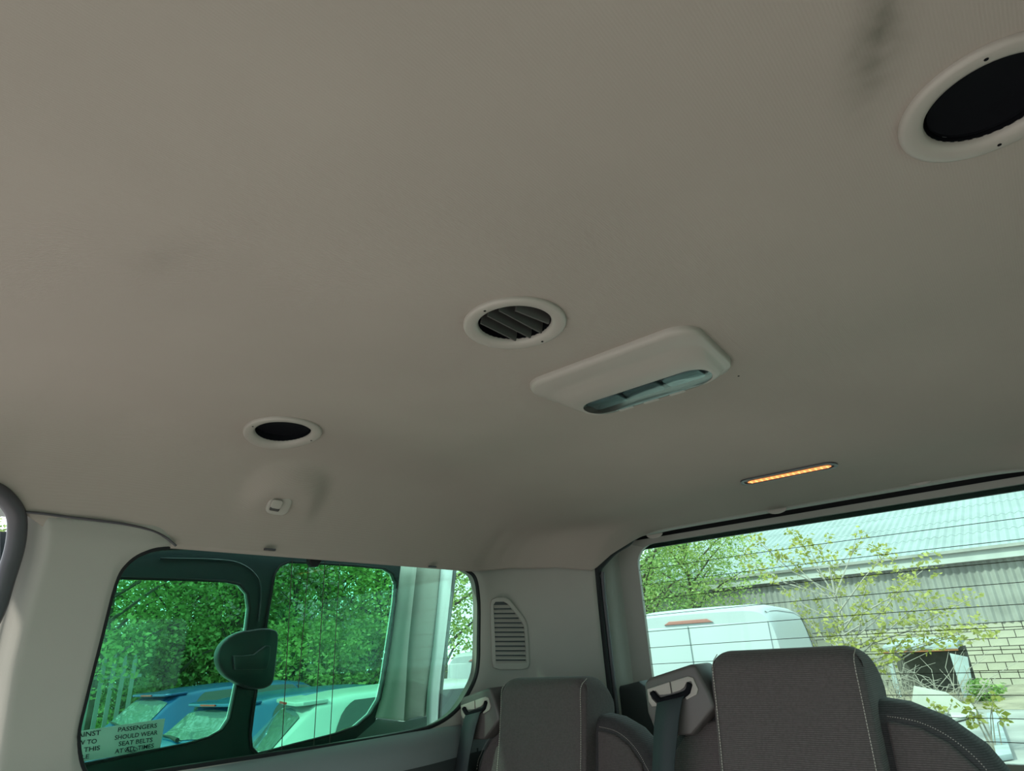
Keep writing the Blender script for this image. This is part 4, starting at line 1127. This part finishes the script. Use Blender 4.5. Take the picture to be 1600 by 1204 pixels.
v_, f_ = box_geo(((pts[0].x + pts[1].x) / 2, YS - .02, zb_ - .01), (pts[1].x - pts[0].x, .04, .035)); py('rusty_edge', v_, f_, M['rust'], lean)
ps = [U(a, b, Y=YS) for a, b in ((1484, 1020), (1512, 1026), (1524, 1092), (1506, 1090))]
plate('side_board', [Vector((p.x, YS - .03, max(0.0, p.z))) for p in ps], (0, .05, 0), M['timber'], lean, bevel=.004)
pl = U(1378, 1016, Y=YS)
v_, f_ = box_geo((pl.x + .1, YS + .1, pl.z / 2), (.10, .10, pl.z)); py('post', v_, f_, M['timber'], lean)
v_, f_ = box_geo(((pts[0].x + pts[1].x) / 2, YS + 1.5, pl.z / 2), (pts[1].x - pts[0].x, .05, pl.z)); py('shade_backing', v_, f_, M['hollow_shade'], lean)  # dark sheet painted as the shade inside the shelter
# boards and slabs on the ground
def lying(name, quad, Z, thick, m, label, cat):
    q = [gp(a, b, Z) for a, b in quad]
    return tag(plate(name, q, (0, 0, thick), m, None, bevel=.008), label, cat)
def leaning(name, quad, Y, m, label, cat, th=.05):
    q = [U(a, b, Y=Y) for a, b in quad]
    dz = min(p.z for p in q); q = [p - Vector((0, 0, dz)) for p in q]
    return tag(plate(name, q, (0, th, 0), m, None, bevel=.006), label, cat)
leaning('concrete_slab', ((1427, 1104), (1430, 1080), (1480, 1090), (1512, 1112), (1500, 1128), (1460, 1118)), 16.2, M['pale_slab'], 'large pale slab leaning among the twigs beside the seat', 'slab')
lying('pale_board', ((1478, 1098), (1512, 1094), (1530, 1118), (1490, 1128)), -1.63, .05, M['pale_slab'], 'pale board lying right of the large leaning slab', 'board')
lying('timber_plank', ((1543, 1120), (1560, 1118), (1584, 1186), (1560, 1190)), -1.64, .07, M['timber'], 'long pale plank lying towards the rear window corner', 'plank')
lying('concrete_block', ((1455, 1083), (1476, 1075), (1480, 1082), (1458, 1090)), -1.64, .18, M['pale_slab'], 'small pale block lying behind the leaning slab', 'block')
lying('flat_stone', ((1366, 1086), (1384, 1090), (1380, 1096), (1366, 1094)), -1.64, .12, M['pale_slab'], 'small pale stone just beside the head restraint', 'stone')
# earth bank
def bank():
    rnd = random.Random(5); vs, fs = [], []; nx, ny = 40, 16
    for j in range(ny + 1):
        for i in range(nx + 1):
            u, v = i / nx, j / ny; x = -6.5 + 9.5 * u; y = 17.5 + 6.2 * v
            hgt = .42 * math.sin(math.pi * min(1, v * .9 + .05)) ** 1.2 * (.35 + .65 * smoothstep(.45, .9, u)) + rnd.uniform(-.03, .03)
            vs.append((x, y, max(.004, hgt if 0 < i < nx and j > 0 else .004)))
    for j in range(ny):
        for i in range(nx): a = j * (nx + 1) + i; fs.append((a, a + 1, a + nx + 2, a + nx + 1))
    return tag(py('earth_bank', vs, fs, M['earth'], None, True), 'low bank of dry earth at the foot of the block wall', 'earth bank', kind='stuff')
bank()
# tangle of dry twigs
def twigs():
    rnd = random.Random(9); G = []
    for _ in range(64):
        a = U(rnd.uniform(1375, 1520), rnd.uniform(1090, 1118), Y=18.0); a.z = .02
        b = a + Vector((rnd.uniform(-1.2, 1.2), rnd.uniform(-.5, .6), rnd.uniform(.3, 1.2)))
        m_ = a.lerp(b, .5) + Vector((rnd.uniform(-.15, .15), 0, rnd.uniform(.05, .3)))
        G.append(tube_geo([a, m_, b], [.011, .008, .004], 4))
    v_, f_ = merge(G); return tag(py('dry_twigs', v_, f_, M['twig'], None), 'tangle of dry pale twigs under the low shelter', 'twigs', kind='stuff')
twigs()
def shrub(px, py_, Y, r, n, leaf, label, seed, name='weed_clump', cat='weeds'):
    rnd = random.Random(seed); p = U(px, py_, Y=Y); root = empty(name, (p.x, p.y, 0)); tag(root, label, cat)
    cl = [(Vector((p.x + rnd.uniform(-r, r), p.y + rnd.uniform(-r, r) * .6, p.z + rnd.uniform(-r, r) * .8)), r * .5) for _ in range(7)]
    G = [tube_geo([Vector((p.x + rnd.uniform(-.1, .1), p.y, 0)), c.lerp(Vector((p.x, p.y, 0)), .4) + Vector((0, 0, .1)), c], [.012, .009, .004], 4) for c, _ in cl]
    v_, f_ = merge(G); py('stem', v_, f_, M['twig'], root)
    v_, f_ = leaf_cloud(cl, n, .10, rnd); o = py('foliage', v_, f_, leaf, root); o['kind'] = 'stuff'
shrub(1535, 1082, 18.6, .38, 420, M['leaf_a'], 'green weeds growing beside the shelter board', 61)
shrub(1535, 1108, 12.0, .22, 110, M['leaf_y'], 'yellow-green leafy sprig above the long plank', 62, 'leafy_sprig', 'sprig')
shrub(1470, 1112, 13.0, .18, 40, M['leaf_y'], 'small yellow-green sprig below the leaning slab', 63, 'leafy_sprig', 'sprig')
# young sparse tree with yellow-green leaves
def sapling():
    rnd = random.Random(17); base = U(1335, 1060, Y=11.0); base.z = 0; root = empty('young_tree', base)
    tag(root, 'sparse young tree with yellow-green leaves before the warehouse', 'tree')
    G, cl = [], []
    ends = [(1225, 868), (1262, 850), (1300, 872), (1345, 838), (1388, 862), (1310, 905), (1262, 915), (1208, 905), (1165, 870), (1360, 900), (1420, 905), (1452, 882), (1398, 930), (1350, 945), (1300, 960), (1440, 938), (1495, 938), (1520, 932), (1385, 972), (1430, 985), (1470, 992), (1505, 988), (1535, 976), (1330, 1000), (1290, 985), (1255, 960), (1240, 835), (1180, 842), (1380, 1030), (1410, 1006)]
    G.append(tube_geo([base, base + Vector((.05, 0, .8)), base + Vector((-.02, .1, 1.6)), base + Vector((0, .1, 2.6))], [.05, .04, .03, .012], 7))
    for a, b in ends:
        e = U(a, b, Y=11.0 + rnd.uniform(-.6, .6)); s = base + Vector((0, .05, max(.6, min(2.2, e.z * .75 - .1))))
        m_ = s.lerp(e, .55) + Vector((0, 0, rnd.uniform(-.15, .05)))
        G.append(tube_geo([s, m_, e], [.014, .009, .004], 5))
        cl.append((e, rnd.uniform(.12, .24))); cl.append((m_.lerp(e, .5), rnd.uniform(.10, .18)))
        for _ in range(2):
            t_ = m_.lerp(e, rnd.uniform(.2, .9)); q = t_ + Vector((rnd.uniform(-.35, .35), rnd.uniform(-.2, .2), rnd.uniform(-.1, .35))); G.append(tube_geo([t_, q], [.006, .003], 4)); cl.append((q, .10))
    v_, f_ = merge(G); py('branches', v_, f_, M['twig'], root, 60)
    v_, f_ = leaf_cloud(cl, 2400, .075, rnd); o = py('foliage', v_, f_, M['leaf_y'], root); o['kind'] = 'stuff'
sapling()
